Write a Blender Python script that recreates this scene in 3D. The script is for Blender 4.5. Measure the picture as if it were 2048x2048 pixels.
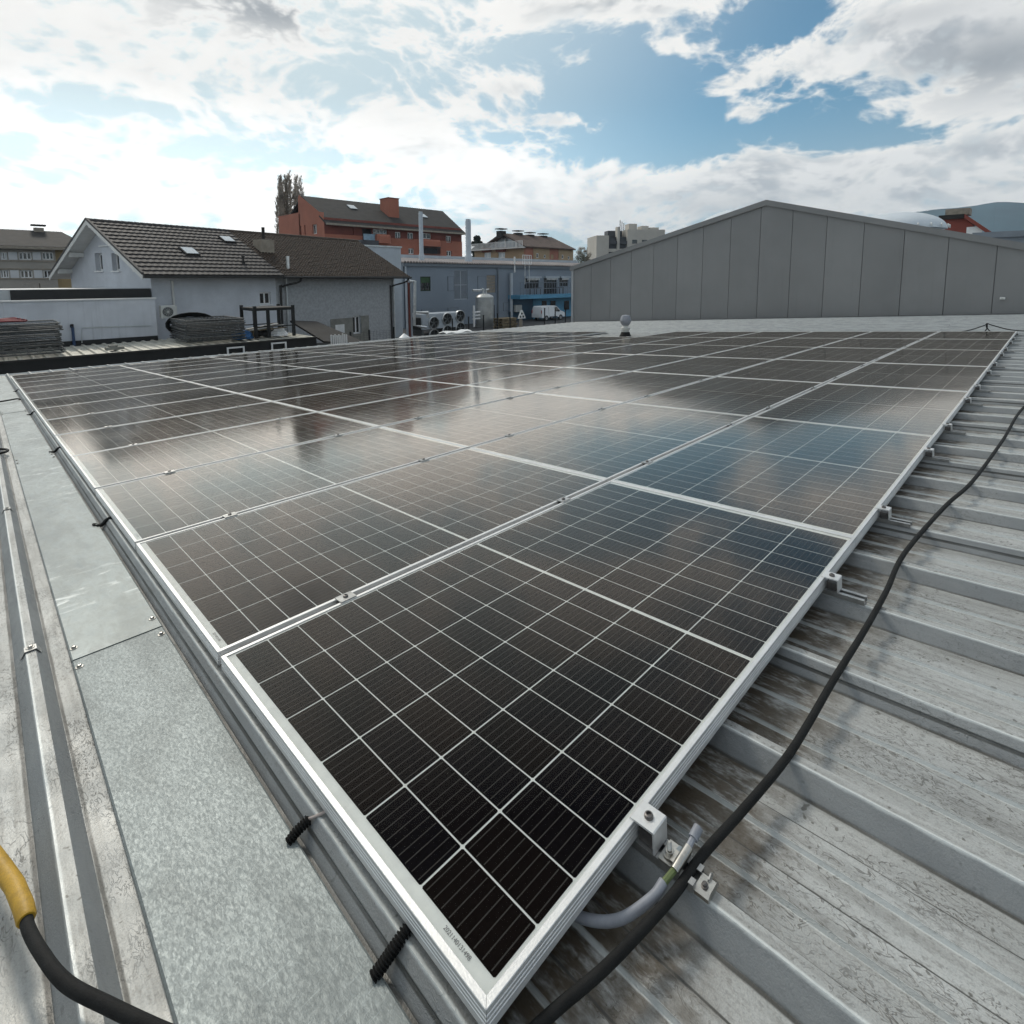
import bpy, bmesh, math, random
from mathutils import Vector, Matrix
random.seed(7)
R = math.radians
for o in list(bpy.data.objects): bpy.data.objects.remove(o)
scene = bpy.context.scene
col = scene.collection

# ------------------------------------------------------------------ camera
TILT = R(3.73)                                   # pitch of the roof that carries the panels (falls towards +Y)
CT, ST = math.cos(TILT), math.sin(TILT)
def W(x, y, z):                                  # roof coordinates -> world
    return Vector((x, y*CT + z*ST, -y*ST + z*CT))
CAMR = Vector((-0.3811, -0.4925, 0.8789))
RIGHT = Vector((0.70892157, -0.70352498, -0.04982779))
DOWN = Vector((-0.08239614, -0.01244863, -0.99652191))
FWD = Vector((0.70045777, 0.71056149, -0.06679284))
FPX = 1079.8
CAM = W(*CAMR); wr, wd, wf = W(*RIGHT), W(*DOWN), W(*FWD)
cd = bpy.data.cameras.new('camera'); cam = bpy.data.objects.new('camera', cd); col.objects.link(cam)
m = Matrix.Identity(4)
for i in range(3):
    m[i][0] = wr[i]; m[i][1] = -wd[i]; m[i][2] = -wf[i]; m[i][3] = CAM[i]
cam.matrix_world = m
cd.sensor_width = 36; cd.sensor_fit = 'HORIZONTAL'; cd.lens = 36*FPX/2048
cd.shift_y = -341/2048
cd.clip_start = 0.02; cd.clip_end = 20000
scene.camera = cam

scene.render.engine = 'CYCLES'
scene.cycles.use_adaptive_sampling = True; scene.cycles.adaptive_threshold = .02; scene.cycles.max_bounces = 5; scene.cycles.diffuse_bounces = 2; scene.cycles.glossy_bounces = 3; scene.cycles.transmission_bounces = 2; scene.cycles.transparent_max_bounces = 6

# ------------------------------------------------------------------ light and sky
SUN_EL, SUN_AZ = R(42), R(84)                    # azimuth counted from +X towards +Y
sdir = Vector((math.cos(SUN_EL)*math.cos(SUN_AZ), math.cos(SUN_EL)*math.sin(SUN_AZ), math.sin(SUN_EL)))
sl = bpy.data.lights.new('sun', 'SUN'); sl.energy = 1.7; sl.angle = R(11); sl.color = (1, .93, .82)
so = bpy.data.objects.new('sun', sl); col.objects.link(so)
so.rotation_euler = (-sdir).to_track_quat('-Z', 'Y').to_euler()
scene.view_settings.view_transform = 'Standard'; scene.view_settings.look = 'None'
scene.view_settings.exposure = -0.10; scene.view_settings.gamma = 1; scene.view_settings.use_curve_mapping = False

def ray(u, v): return (wr*((u-1024)/FPX) + wd*((v-683)/FPX) + wf)
def hit(u, v, p, n):
    d = ray(u, v); n = Vector(n); s = (Vector(p)-CAM).dot(n)/d.dot(n); return CAM + d*s
def at_y(uv, Y): return hit(uv[0], uv[1], (0, Y, 0), (0, 1, 0))
def at_x(uv, X): return hit(uv[0], uv[1], (X, 0, 0), (1, 0, 0))
def at_z(uv, Z): return hit(uv[0], uv[1], (0, 0, Z), (0, 0, 1))
c1 = lambda x, y: (x/3.45, 380+y/3.45)
c2 = lambda x, y: (500+x/4.83, 330+y/4.83)
c3 = lambda x, y: (760+x/4.6, 420+y/4.6)
c4 = lambda x, y: (1100+x/2.038, 380+y/2.038)

class NT:
    def __init__(s, tree): s.t = tree; s.n = tree.nodes; s.l = tree.links
    def add(s, typ, **kw):
        n = s.n.new(typ)
        for k, v in kw.items(): setattr(n, k, v)
        return n
    def put(s, sock, v):
        if v is None: return
        if isinstance(v, bpy.types.NodeSocket): s.l.new(v, sock)
        elif isinstance(v, (tuple, list)) and len(v) == 3 and sock.type == 'RGBA': sock.default_value = (*v, 1)
        else: sock.default_value = v
    def math(s, op, a, b=None, c=None, clamp=False):
        n = s.add('ShaderNodeMath', operation=op, use_clamp=clamp)
        for i, v in enumerate((a, b, c)): s.put(n.inputs[i], v)
        return n.outputs[0]
    def vmath(s, op, a, b=None, out=0):
        n = s.add('ShaderNodeVectorMath', operation=op); s.put(n.inputs[0], a)
        if b is not None: s.put(n.inputs[1], b)
        return n.outputs[out]
    def mix(s, f, a, b, blend='MIX'):
        n = s.add('ShaderNodeMix', data_type='RGBA', blend_type=blend); s.put(n.inputs[0], f); s.put(n.inputs[6], a); s.put(n.inputs[7], b)
        return n.outputs[2]
    def smooth(s, v, a, b, lo=0, hi=1):
        n = s.add('ShaderNodeMapRange', interpolation_type='SMOOTHSTEP'); s.put(n.inputs[0], v); s.put(n.inputs[1], a); s.put(n.inputs[2], b); s.put(n.inputs[3], lo); s.put(n.inputs[4], hi)
        return n.outputs[0]
    def noise(s, vec, scale, detail=4, rough=.5, dist=0, out=0):
        n = s.add('ShaderNodeTexNoise'); s.put(n.inputs['Vector'], vec); s.put(n.inputs['Scale'], scale); s.put(n.inputs['Detail'], detail); s.put(n.inputs['Roughness'], rough); s.put(n.inputs['Distortion'], dist)
        return n.outputs[out]
    def map(s, vec, scale=(1, 1, 1), loc=(0, 0, 0), rot=(0, 0, 0)):
        n = s.add('ShaderNodeMapping'); s.put(n.inputs[0], vec); n.inputs['Scale'].default_value = scale; n.inputs['Location'].default_value = loc; n.inputs['Rotation'].default_value = rot
        return n.outputs[0]
    def pos(s): return s.add('ShaderNodeNewGeometry').outputs['Position']
    def sep(s, v):
        n = s.add('ShaderNodeSeparateXYZ'); s.put(n.inputs[0], v); return n.outputs

def build_world():
    w = bpy.data.worlds.new('World'); scene.world = w; w.use_nodes = True
    N = NT(w.node_tree); N.n.clear()
    out = N.add('ShaderNodeOutputWorld'); bg = N.add('ShaderNodeBackground'); N.l.new(bg.outputs[0], out.inputs[0])
    sky = N.add('ShaderNodeTexSky', sky_type='NISHITA', sun_disc=False, sun_elevation=SUN_EL, sun_rotation=math.pi/2 - SUN_AZ, altitude=400, air_density=1.0, dust_density=1.2, ozone_density=1.5)
    D = N.vmath('NORMALIZE', N.add('ShaderNodeTexCoord').outputs['Generated'])
    # heading 0 = north-east, where the roof diagonal points
    hf = Vector((wf.x, wf.y, 0)).normalized(); hr = Vector((wr.x, wr.y, 0)).normalized()
    x = N.vmath('DOT_PRODUCT', D, tuple(hr), out=1); y = N.vmath('DOT_PRODUCT', D, tuple(hf), out=1); z = N.sep(D)[2]
    az = N.math('ARCTAN2', x, y); el = N.math('ARCSINE', z)
    def sphere(u, v):
        d = ray(u, v).normalized(); return math.atan2(d.dot(hr), d.dot(hf)), math.asin(d.z)
    ae = N.add('ShaderNodeCombineXYZ'); N.put(ae.inputs[0], az); N.put(ae.inputs[1], el); ae = ae.outputs[0]
    def blob(acc, u, v, su, sv, w):               # one bank of cloud (w>0) or clearing (w<0)
        a0, e0 = sphere(u, v); a1, _ = sphere(u+su, v); _, e1 = sphere(u, v-sv)
        ka, ke = 1/max(abs(a1-a0), 1e-3), 1/max(abs(e1-e0), 1e-3)
        n = N.add('ShaderNodeVectorMath', operation='MULTIPLY_ADD'); N.put(n.inputs[0], ae); n.inputs[1].default_value = (ka, ke, 0); n.inputs[2].default_value = (-a0*ka, -e0*ke, 0)
        r = N.vmath('DOT_PRODUCT', n.outputs[0], n.outputs[0], out=1)
        return N.math('MULTIPLY_ADD', N.math('POWER', math.exp(-1), r), w, acc)
    cov = .02
    BL = [(900, 230, 1300, 420, .11), (300, 120, 640, 200, .14), (200, 400, 500, 70, .08),
          (1400, 210, 300, 95, -.72), (1250, 120, 170, 70, -.50), (1560, 40, 110, 70, -.62), (1480, 290, 330, 36, -.46), (1800, 275, 230, 26, -.44), (1180, 200, 150, 60, -.36), (1230, 300, 160, 26, -.30),
          (900, 140, 220, 80, -.36), (240, 215, 280, 26, -.30), (440, 300, 280, 22, -.22), (700, 318, 190, 16, -.28), (120, 300, 220, 28, -.20), (620, 120, 130, 26, -.20),
          (1900, 90, 300, 110, .66), (1650, 105, 150, 56, .46), (1250, 4, 210, 32, .60), (1960, 210, 240, 36, .30),
          (1120, 240, 100, 20, .60), (1040, 173, 70, 28, .58), (1170, 118, 46, 26, .50), (1345, 92, 70, 26, .68), (1430, 175, 100, 26, .66), (1500, 222, 60, 22, .56),
          (1560, 320, 95, 42, .54), (1660, 350, 85, 48, .44), (1380, 395, 330, 56, .42), (1050, 345, 300, 56, .28), (1920, 380, 240, 56, .38), (2010, 290, 100, 30, .60), (1790, 312, 80, 16, .56)]
    for b in BL: cov = blob(cov, *b)
    Dv = N.map(D, (1, 1, 1.9))
    wn = N.add('ShaderNodeVectorMath', operation='SCALE'); N.put(wn.inputs[0], N.vmath('SUBTRACT', N.noise(Dv, 4.0, 1, out=1), (.5, .5, .5))); wn.inputs[3].default_value = .12
    Dw = N.vmath('ADD', Dv, wn.outputs[0])
    sv = sdir*0.022; sv.z += .030
    a0 = N.math('MULTIPLY', N.math('SUBTRACT', N.noise(Dw, 6.5, 7, .62), .5), 2.1)
    a1 = N.math('MULTIPLY', N.math('SUBTRACT', N.noise(N.vmath('ADD', Dw, tuple(sv)), 6.5, 4, .62), .5), 2.1)
    bil = N.math('ABSOLUTE', N.math('SUBTRACT', N.noise(Dw, 19.0, 3, .5), .5))          # billows
    f0 = N.math('MULTIPLY_ADD', N.math('SUBTRACT', .10, bil), 1.75, a0)
    n = N.math('ADD', f0, cov)
    mask = N.smooth(n, -.13, .32)
    thick = N.smooth(n, .15, .80)
    lit = N.smooth(N.math('SUBTRACT', f0, a1), -.30, .24)          # sides turned to the sun are white
    sd = N.math('MAXIMUM', N.vmath('DOT_PRODUCT', D, tuple(sdir), out=1), 0)
    glow = N.smooth(sd, .50, .98)
    thin = N.mix(lit, (7.7, 8.2, 8.4), (10.7, 10.6, 10.2))
    body = N.mix(lit, (5.0, 5.4, 5.8), (9.8, 9.85, 9.75))
    cl = N.mix(thick, thin, body)
    sunny = N.mix(N.smooth(n, .18, .80), (11.5, 11.3, 10.9), N.mix(lit, (5.7, 6.0, 6.1), (10.9, 10.7, 10.3)))
    cl = N.mix(glow, cl, sunny)
    gsh = blob(blob(blob(blob(0.0, 560, 25, 260, 55, .9), 1990, 120, 190, 75, .9), 1830, 30, 160, 30, .4), 1350, 420, 300, 30, .35)
    cl = N.mix(N.math('MULTIPLY', gsh, N.smooth(n, .1, .6), None, True), cl, (3.6, 3.95, 4.3))
    lowhaze = N.smooth(el, .02, .30, 1, 0)
    skyc = N.mix(1.0, sky.outputs[0], (.66, 1.06, 1.06), 'MULTIPLY')
    skyc = N.mix(N.math('MULTIPLY', lowhaze, .75), skyc, (5.6, 6.7, 7.7))
    skyc = N.mix(N.math('MULTIPLY', N.smooth(sd, .50, .96), .88), skyc, (8.0, 9.0, 9.1))
    c = N.mix(mask, skyc, cl)
    bright = N.math('MULTIPLY_ADD', N.math('MULTIPLY', N.smooth(sd, .42, .90), N.smooth(el, .12, .32, 1, 0)), .75, 1.0)   # bright air under the veiled sun
    vs = N.add('ShaderNodeVectorMath', operation='SCALE'); N.put(vs.inputs[0], c); N.put(vs.inputs[3], bright); c = vs.outputs[0]
    c = N.mix(N.smooth(z, -.03, 0.0, 1, 0), c, (2.2, 2.3, 2.3))
    N.put(bg.inputs[0], c); bg.inputs[1].default_value = .1
    w.cycles.sampling_method = 'NONE'
build_world()

# ------------------------------------------------------------------ materials
MATS = {}
def base_mat(name):
    mt = bpy.data.materials.new(name); mt.use_nodes = True
    N = NT(mt.node_tree); b = N.n['Principled BSDF']; MATS[name] = mt
    return mt, N, b
def pm(name, c, rough=.6, metal=0, var=.12, vs=2.0, bump=0, bs=40, spec=.5, streak=0, dirt=None, fine=0):
    mt, N, b = base_mat(name)
    p = N.pos()
    f = N.noise(p, vs, 6, .6)
    dark = tuple(k*(1-var*1.6) for k in c); light = tuple(min(1, k*(1+var)) for k in c)
    cc = N.mix(N.smooth(f, .3, .7), dark, light)
    if fine: cc = N.mix(N.math('MULTIPLY', N.smooth(N.noise(p, vs*14, 4, .7), .35, .65), fine), cc, tuple(k*.6 for k in c))
    if streak:
        s = N.noise(N.map(p, (3, 3, .12)), 2.2, 5, .65)
        cc = N.mix(N.math('MULTIPLY', N.smooth(s, .52, .75), streak), cc, dirt or tuple(k*.45 for k in c))
    N.put(b.inputs['Base Color'], cc)
    b.inputs['Roughness'].default_value = rough; b.inputs['Metallic'].default_value = metal; b.inputs['Specular IOR Level'].default_value = spec
    if bump:
        bn = N.add('ShaderNodeBump'); bn.inputs['Strength'].default_value = min(1, bump); bn.inputs['Distance'].default_value = .004*max(1, bump)
        N.put(bn.inputs['Height'], N.noise(p, bs, 5, .6)); N.l.new(bn.outputs[0], b.inputs['Normal'])
    return mt

PITCH, RIB0 = .3514, .0035                          # rib spacing of the roof sheets, first rib
def zinc_roof():
    mt, N, b = base_mat('roof_zinc')
    p = N.pos(); s = N.sep(p)
    xm = N.math('MULTIPLY', N.math('FRACT', N.math('DIVIDE', N.math('SUBTRACT', s[0], RIB0), PITCH)), PITCH)
    flank = N.math('MAXIMUM', N.smooth(N.math('ABSOLUTE', N.math('SUBTRACT', xm, .3270)), .0115, .0135, 1, 0), N.smooth(N.math('ABSOLUTE', N.math('SUBTRACT', xm, .0240)), .0115, .0135, 1, 0))   # steep flanks: cleaner, and their shade painted in as darker zinc
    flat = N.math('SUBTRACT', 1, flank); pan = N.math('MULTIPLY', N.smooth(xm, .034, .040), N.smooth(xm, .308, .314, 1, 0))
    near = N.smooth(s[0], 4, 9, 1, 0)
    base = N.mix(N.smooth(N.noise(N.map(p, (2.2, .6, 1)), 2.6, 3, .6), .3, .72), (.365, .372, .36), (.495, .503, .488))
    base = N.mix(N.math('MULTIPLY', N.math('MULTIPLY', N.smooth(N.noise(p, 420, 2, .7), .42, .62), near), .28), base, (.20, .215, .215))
    base = N.mix(N.math('MULTIPLY', N.math('SUBTRACT', 1, near), .7), base, (.56, .59, .59))  # far sheets lightened: their sunlit brightness painted into the zinc
    grime = N.math('MULTIPLY', N.smooth(N.noise(N.map(p, (5, .35, 1)), 9, 3, .68), .45, .68), near)
    base = N.mix(N.math('MULTIPLY', grime, .40), base, (.17, .165, .15))
    mott = N.math('MULTIPLY', N.smooth(N.noise(N.map(p, (1.5, .8, 1)), 85, 2, .75), .50, .68), near)
    base = N.mix(N.math('MULTIPLY', mott, N.smooth(N.noise(p, 2.5, 3, .6), .35, .65, .15, .6)), base, (.16, .155, .14))
    # weathering: worm-like flakes of old dirt
    nz = N.noise(N.map(p, (2.0, .85, 2.0)), 24, 2, .55, 1.2)
    line = N.smooth(N.math('ABSOLUTE', N.math('SUBTRACT', nz, .5)), .004, .020, 1, 0)
    nz2 = N.noise(N.map(p, (1.9, .7, 2.0), (4, 2, 0)), 52, 2, .6, .8)
    line2 = N.smooth(N.math('ABSOLUTE', N.math('SUBTRACT', nz2, .5)), .006, .028, 1, 0)
    where = N.smooth(N.noise(N.map(p, (2.0, .5, 1)), 3.4, 2, .6), .47, .64)
    where2 = N.smooth(N.noise(N.map(p, (1.6, .6, 1), (7, 1, 0)), 4.6, 2, .6), .50, .66)
    where = N.math('MULTIPLY', where, near); where2 = N.math('MULTIPLY', where2, near)
    flakes = N.math('MAXIMUM', N.math('MULTIPLY', line, where), N.math('MULTIPLY', line2, where2))
    base = N.mix(N.math('MULTIPLY', flakes, .72), base, (.09, .085, .075))
    pale = N.smooth(N.noise(N.map(p, (1.4, .5, 1), (1, 9, 0)), 9, 3, .65), .56, .72)
    base = N.mix(N.math('MULTIPLY', N.math('MULTIPLY', pale, near), .2), base, (.60, .63, .62))
    spots = N.smooth(N.noise(p, 60, 1, .5), .70, .76)
    base = N.mix(N.math('MULTIPLY', N.math('MULTIPLY', spots, near), .7), base, (.09, .085, .07))
    # brown silt washed out from under the array along its free edge, and beside the cover strip
    edge = N.math('ADD', s[1], N.math('MULTIPLY', N.math('SUBTRACT', N.noise(N.map(p, (1, 1, 1)), 9, 4, .65), .5), .30))
    silt = N.math('MULTIPLY', N.smooth(edge, -.24, -.02), N.math('MULTIPLY', N.smooth(s[0], -.02, .05), N.smooth(s[0], 12.1, 12.4, 1, 0)))
    silt = N.math('MULTIPLY', N.math('MULTIPLY', silt, N.math('MULTIPLY_ADD', pan, .88, .12)), N.smooth(N.noise(N.map(p, (3, 1, 1)), 14, 3, .7), .25, .55))
    base = N.mix(N.math('MULTIPLY', silt, .92), base, (.062, .043, .022))
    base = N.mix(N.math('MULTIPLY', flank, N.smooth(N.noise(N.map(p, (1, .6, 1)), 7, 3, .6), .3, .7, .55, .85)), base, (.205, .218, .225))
    side = N.math('MULTIPLY', N.smooth(N.noise(N.map(p, (8, .5, 1)), 6, 5, .6), .38, .62), N.smooth(N.math('ABSOLUTE', N.math('ADD', s[0], .16)), .115, .20))
    side = N.math('MULTIPLY', side, N.smooth(s[0], -.40, -.15))
    side = N.math('MULTIPLY', side, N.smooth(s[0], .0, .05, 1, 0))
    base = N.mix(N.math('MULTIPLY', side, .45), base, (.17, .14, .10))
    # thin shade lines painted along the folds and sheet laps: foot of every rib and both stiffeners
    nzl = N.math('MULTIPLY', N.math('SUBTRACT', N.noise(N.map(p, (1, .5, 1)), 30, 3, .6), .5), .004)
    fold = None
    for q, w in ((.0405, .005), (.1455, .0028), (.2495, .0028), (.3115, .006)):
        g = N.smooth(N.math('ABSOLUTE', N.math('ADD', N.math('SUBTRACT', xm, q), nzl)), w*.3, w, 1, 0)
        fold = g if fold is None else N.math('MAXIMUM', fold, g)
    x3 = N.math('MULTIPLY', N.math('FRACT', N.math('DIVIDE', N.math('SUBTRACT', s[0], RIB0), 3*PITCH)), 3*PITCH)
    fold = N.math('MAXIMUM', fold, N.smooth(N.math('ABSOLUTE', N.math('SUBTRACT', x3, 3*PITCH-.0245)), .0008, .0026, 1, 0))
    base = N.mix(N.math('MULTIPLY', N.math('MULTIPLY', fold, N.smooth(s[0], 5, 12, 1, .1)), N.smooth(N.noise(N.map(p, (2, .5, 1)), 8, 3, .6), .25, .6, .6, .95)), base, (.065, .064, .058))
    worn = None  # pale lines painted as highlights on rib crest and stiffener edges
    for q in (.0955, .1995, .3415):
        g = N.smooth(N.math('ABSOLUTE', N.math('ADD', N.math('SUBTRACT', xm, q), nzl)), .001, .0045, 1, 0)
        worn = g if worn is None else N.math('MAXIMUM', worn, g)
    base = N.mix(N.math('MULTIPLY', N.math('MULTIPLY', worn, near), .75), base, (.66, .69, .68))
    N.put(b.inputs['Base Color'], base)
    b.inputs['Metallic'].default_value = .22
    N.put(b.inputs['Roughness'], N.smooth(N.noise(p, 7, 2, .6), .3, .7, .42, .6))
    bn = N.add('ShaderNodeBump'); bn.inputs['Distance'].default_value = .002; N.put(bn.inputs['Strength'], N.math('MULTIPLY', near, .4))
    N.put(bn.inputs['Height'], N.math('ADD', N.noise(p, 260, 2, .6), N.math('MULTIPLY', flakes, .8))); N.l.new(bn.outputs[0], b.inputs['Normal'])
def galv(name, dark, light, scale, bump, rough, patch=0):
    mt, N, b = base_mat(name)
    p = N.pos()
    v = N.noise(N.map(p, (1.0, .40, 1), (0, 0, 0), (0, 0, .7)), scale, 6, .7, .7)
    c = N.mix(N.smooth(v, .34, .66), dark, light)
    c = N.mix(N.math('MULTIPLY', N.smooth(N.noise(N.map(p, (1.6, .6, 1)), 4, 6, .65), .40, .66), .7), c, tuple(k*.72 for k in dark))
    if patch:
        w = N.smooth(N.noise(N.map(p, (.9, 2.6, 1)), 8, 7, .68, .8), .53, .66)
        w = N.math('MULTIPLY', w, N.smooth(N.noise(p, 1.9, 3, .5), .42, .58))
        c = N.mix(N.math('MULTIPLY', w, .75), c, (.66, .69, .68))
    c = N.mix(N.math('MULTIPLY', N.smooth(N.noise(N.map(p, (.3, 6, 1), (0, 0, 0), (0, 0, 1.0)), 40, 3, .6), .62, .70), .35), c, tuple(min(1, k*1.35) for k in light))
    N.put(b.inputs['Base Color'], c); b.inputs['Metallic'].default_value = .35
    N.put(b.inputs['Roughness'], N.smooth(v, .3, .7, rough+.1, rough-.06))
    bn = N.add('ShaderNodeBump'); bn.inputs['Strength'].default_value = bump; bn.inputs['Distance'].default_value = .0015
    N.put(bn.inputs['Height'], N.noise(N.map(p, (1.0, .55, 1), (0, 0, 0), (0, 0, .5)), scale*.9, 4, .6, .5)); N.l.new(bn.outputs[0], b.inputs['Normal'])
def solar_glass():
    mt, N, b = base_mat('solar_glass'); N.n.remove(b)
    out = N.n['Material Output']
    p = N.pos()
    fr = N.add('ShaderNodeFresnel'); fr.inputs[0].default_value = 1.5
    gl = N.add('ShaderNodeBsdfGlossy'); gl.inputs['Color'].default_value = (1.0, .91, .82, 1)
    N.put(gl.inputs['Roughness'], N.smooth(N.noise(p, 1.4, 4, .6), .3, .7, .085, .13))
    tr = N.add('ShaderNodeBsdfTransparent'); tr.inputs[0].default_value = (.97, .98, .97, 1)
    mx = N.add('ShaderNodeMixShader'); N.put(mx.inputs[0], N.math('MINIMUM', N.math('MULTIPLY', N.math('SUBTRACT', fr.outputs[0], .050), 1.75, None, True), .62)); N.l.new(tr.outputs[0], mx.inputs[1]); N.l.new(gl.outputs[0], mx.inputs[2])
    # a veil of dust
    df = N.add('ShaderNodeBsdfDiffuse'); df.inputs[0].default_value = (.40, .38, .35, 1)
    mx2 = N.add('ShaderNodeMixShader')
    dust = N.math('ADD', N.smooth(N.noise(p, 2.2, 6, .65), .35, .8, .0005, .005), N.smooth(N.noise(p, 140, 2, .5), .745, .78, 0, .12))
    gc = N.sep(N.add('ShaderNodeTexCoord').outputs['Generated'])
    ex = N.math('MULTIPLY', N.math('MINIMUM', gc[0], N.math('SUBTRACT', 1, gc[0])), 1.734); ey = N.math('MULTIPLY', N.math('SUBTRACT', 1, gc[1]), 1.017)
    ed = N.math('ADD', N.smooth(ey, .0, .035, 1, 0), N.smooth(ex, .0, .015, .6, 0))            # dirt settles along the low edge
    spl = N.smooth(N.noise(N.map(p, (1, 1, 1)), 26, 3, .7), .55, .75)
    dust = N.math('ADD', dust, N.math('MULTIPLY', N.math('MULTIPLY', ed, spl), .14))
    dust = N.math('ADD', dust, N.math('MULTIPLY', N.smooth(N.noise(N.map(p, (7, 1, 1)), 5, 3, .6), .60, .78), .010))
    N.put(mx2.inputs[0], dust); N.l.new(mx.outputs[0], mx2.inputs[1]); N.l.new(df.outputs[0], mx2.inputs[2])
    N.l.new(mx2.outputs[0], out.inputs[0])
def solar_cell():
    mt, N, b = base_mat('solar_cell')
    uv = N.sep(N.add('ShaderNodeTexCoord').outputs['UV'])
    f = N.math('FRACT', N.math('MULTIPLY', uv[1], 9)); d = N.math('ABSOLUTE', N.math('SUBTRACT', f, .5))
    bar = N.smooth(d, .022, .075, 1, 0)
    e = N.math('ABSOLUTE', N.math('SUBTRACT', uv[0], .5))
    pad = N.math('MULTIPLY', N.smooth(d, .04, .06, 1, 0), N.smooth(N.math('ABSOLUTE', N.math('SUBTRACT', e, .425)), .008, .018, 1, 0))
    bar = N.math('MAXIMUM', N.math('MULTIPLY', bar, N.smooth(e, .455, .47, 1, 0)), pad)
    oi = N.add('ShaderNodeObjectInfo').outputs['Random']
    c = N.mix(oi, (.0058, .0036, .0034), (.0022, .0028, .0058))
    c = N.mix(N.math('MULTIPLY', bar, .7), c, (.11, .105, .10))
    N.put(b.inputs['Base Color'], c)
    b.inputs['Roughness'].default_value = .26; b.inputs['IOR'].default_value = 1.33
    b.inputs['Specular IOR Level'].default_value = .10
    b.inputs['Specular Tint'].default_value = (1.0, .80, .66, 1)
def tone_shift(name, amt):                          # each piece its own slight tone
    N = NT(MATS[name].node_tree); b = N.n['Principled BSDF']; l = b.inputs['Base Color'].links[0]; src = l.from_socket
    k = N.math('MULTIPLY_ADD', N.math('SUBTRACT', N.add('ShaderNodeObjectInfo').outputs['Random'], .5), amt*2, 1)
    v = N.add('ShaderNodeVectorMath', operation='SCALE'); N.put(v.inputs[0], src); N.put(v.inputs[3], k); N.put(b.inputs['Base Color'], v.outputs[0])
zinc_roof(); solar_glass(); solar_cell()
galv('galv_near', (.20, .225, .225), (.275, .31, .312), 210, .55, .5)
galv('galv_far', (.23, .255, .25), (.31, .345, .34), 34, .3, .36, 1)
pm('alu_frame', (.72, .72, .71), .40, .5, .05, 6, .15, 300, streak=.25, dirt=(.45, .44, .42), fine=.12)
pm('alu', (.46, .46, .45), .38, .8, .15, 30, fine=.3)
pm('steel', (.52, .50, .46), .28, 1, .12, 60)
pm('dark_bolt', (.16, .15, .145), .45, .8, .1, 60)
pm('backsheet', (.88, .90, .88), .5, 0, .04, 30)
pm('rubber', (.012, .012, .0115), .72, 0, .25, 30, .3, 400, fine=.3, spec=.25)
pm('cable_grey', (.26, .275, .31), .5, 0, .1, 30)
pm('wire_green', (.13, .17, .06), .5, 0, .1, 30)
pm('wire_pale', (.42, .36, .33), .5, 0, .1, 30)
pm('yellow_plastic', (.52, .30, .02), .5, 0, .18, 30, .2, 200, fine=.55)
pm('print_grey', (.20, .20, .21), .6)
pm('asphalt', (.055, .055, .057), .9, 0, .2, .6, .5, 30)
pm('concrete_wall', (.34, .33, .31), .85, 0, .14, .8, .5, 20)
pm('gutter_metal', (.55, .57, .57), .4, .5, .1, 2)
pm('gutter_dark', (.035, .033, .031), .5, .2, .15, 4)
pm('hall_cladding', (.226, .226, .225), .5, .2, .05, .4, streak=.12)
pm('hall_trim', (.42, .43, .44), .45, .3, .06, 1)
pm('hall_base', (.16, .155, .14), .7, 0, .1, 1)
pm('hall_joint', (.13, .13, .13), .7)
pm('acrylic', (.60, .65, .69), .45, 0, .03, 2)
pm('white_plaster', (.60, .62, .66), .85, 0, .06, .9, .4, 25, fine=.12)
pm('annex_plaster', (.56, .58, .62), .85, 0, .07, .8, .3, 25, streak=.4, dirt=(.30, .31, .33))
pm('rough_plaster', (.42, .43, .44), .95, 0, .12, 7, 1.3, 14, fine=.35)
pm('patch_cement', (.24, .235, .21), .95, 0, .12, 3, .6, 12)
pm('white_wood', (.68, .67, .64), .6, 0, .05, 3)
pm('white_frame', (.76, .76, .75), .4, 0, .04, 3)
pm('pane_dark', (.02, .023, .026), .06, 0, .2, 1, spec=.8)
pm('pane_sky', (.50, .56, .60), .08, 0, .1, 1, spec=.8)
pm('tile_grey', (.052, .047, .046), .7, 0, .15, 2, .2, 30)
pm('tile_brown', (.055, .036, .024), .75, 0, .35, 5, .3, 30, fine=.4)
pm('tile_dark', (.024, .021, .019), .8, 0, .25, 1.0, .4, 6, fine=.35)
pm('tile_red_brown', (.10, .065, .05), .8, 0, .2, 1.0, .3, 6, fine=.3)
pm('chimney_beige', (.30, .26, .21), .85, 0, .12, 3)
pm('black_fascia', (.012, .012, .012), .55, 0, .2, 3)
pm('flat_sheet', (.42, .44, .45), .5, .3, .12, .6)
pm('pale_corrugated', (.50, .49, .43), .6, .2, .14, 1.2, streak=.3)
pm('fence_steel', (.12, .125, .125), .55, .6, .2, 8)
pm('red_hose', (.22, .02, .03), .5)
pm('ac_white', (.55, .55, .52), .5, 0, .05, 3)
pm('black_steel', (.018, .018, .018), .55, .3, .2, 6)
pm('blue_plastic', (.02, .10, .25), .5)
pm('blue_pipe', (.03, .06, .13), .5)
pm('factory_blue', (.245, .285, .335), .6, .1, .05, .25, streak=.15)
pm('factory_trim', (.20, .225, .255), .55, .2, .06, 1)
pm('factory_roof', (.30, .27, .265), .6, .2, .2, .4)
pm('factory_pale', (.46, .50, .54), .5, .2, .06, 1)
pm('bright_blue', (.10, .30, .46), .6, 0, .12, .6, streak=.2)
pm('deep_blue', (.045, .10, .16), .6, 0, .12, .6)
pm('green_blind', (.035, .085, .03), .6)
pm('dark_green_frame', (.012, .03, .014), .5)
pm('tank_steel', (.50, .51, .50), .38, .7, .12, 1.0, streak=.25)
pm('pipe_steel', (.62, .63, .63), .3, .8, .1, 3)
pm('red_orange', (.38, .14, .09), .85, 0, .07, .3)
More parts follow.
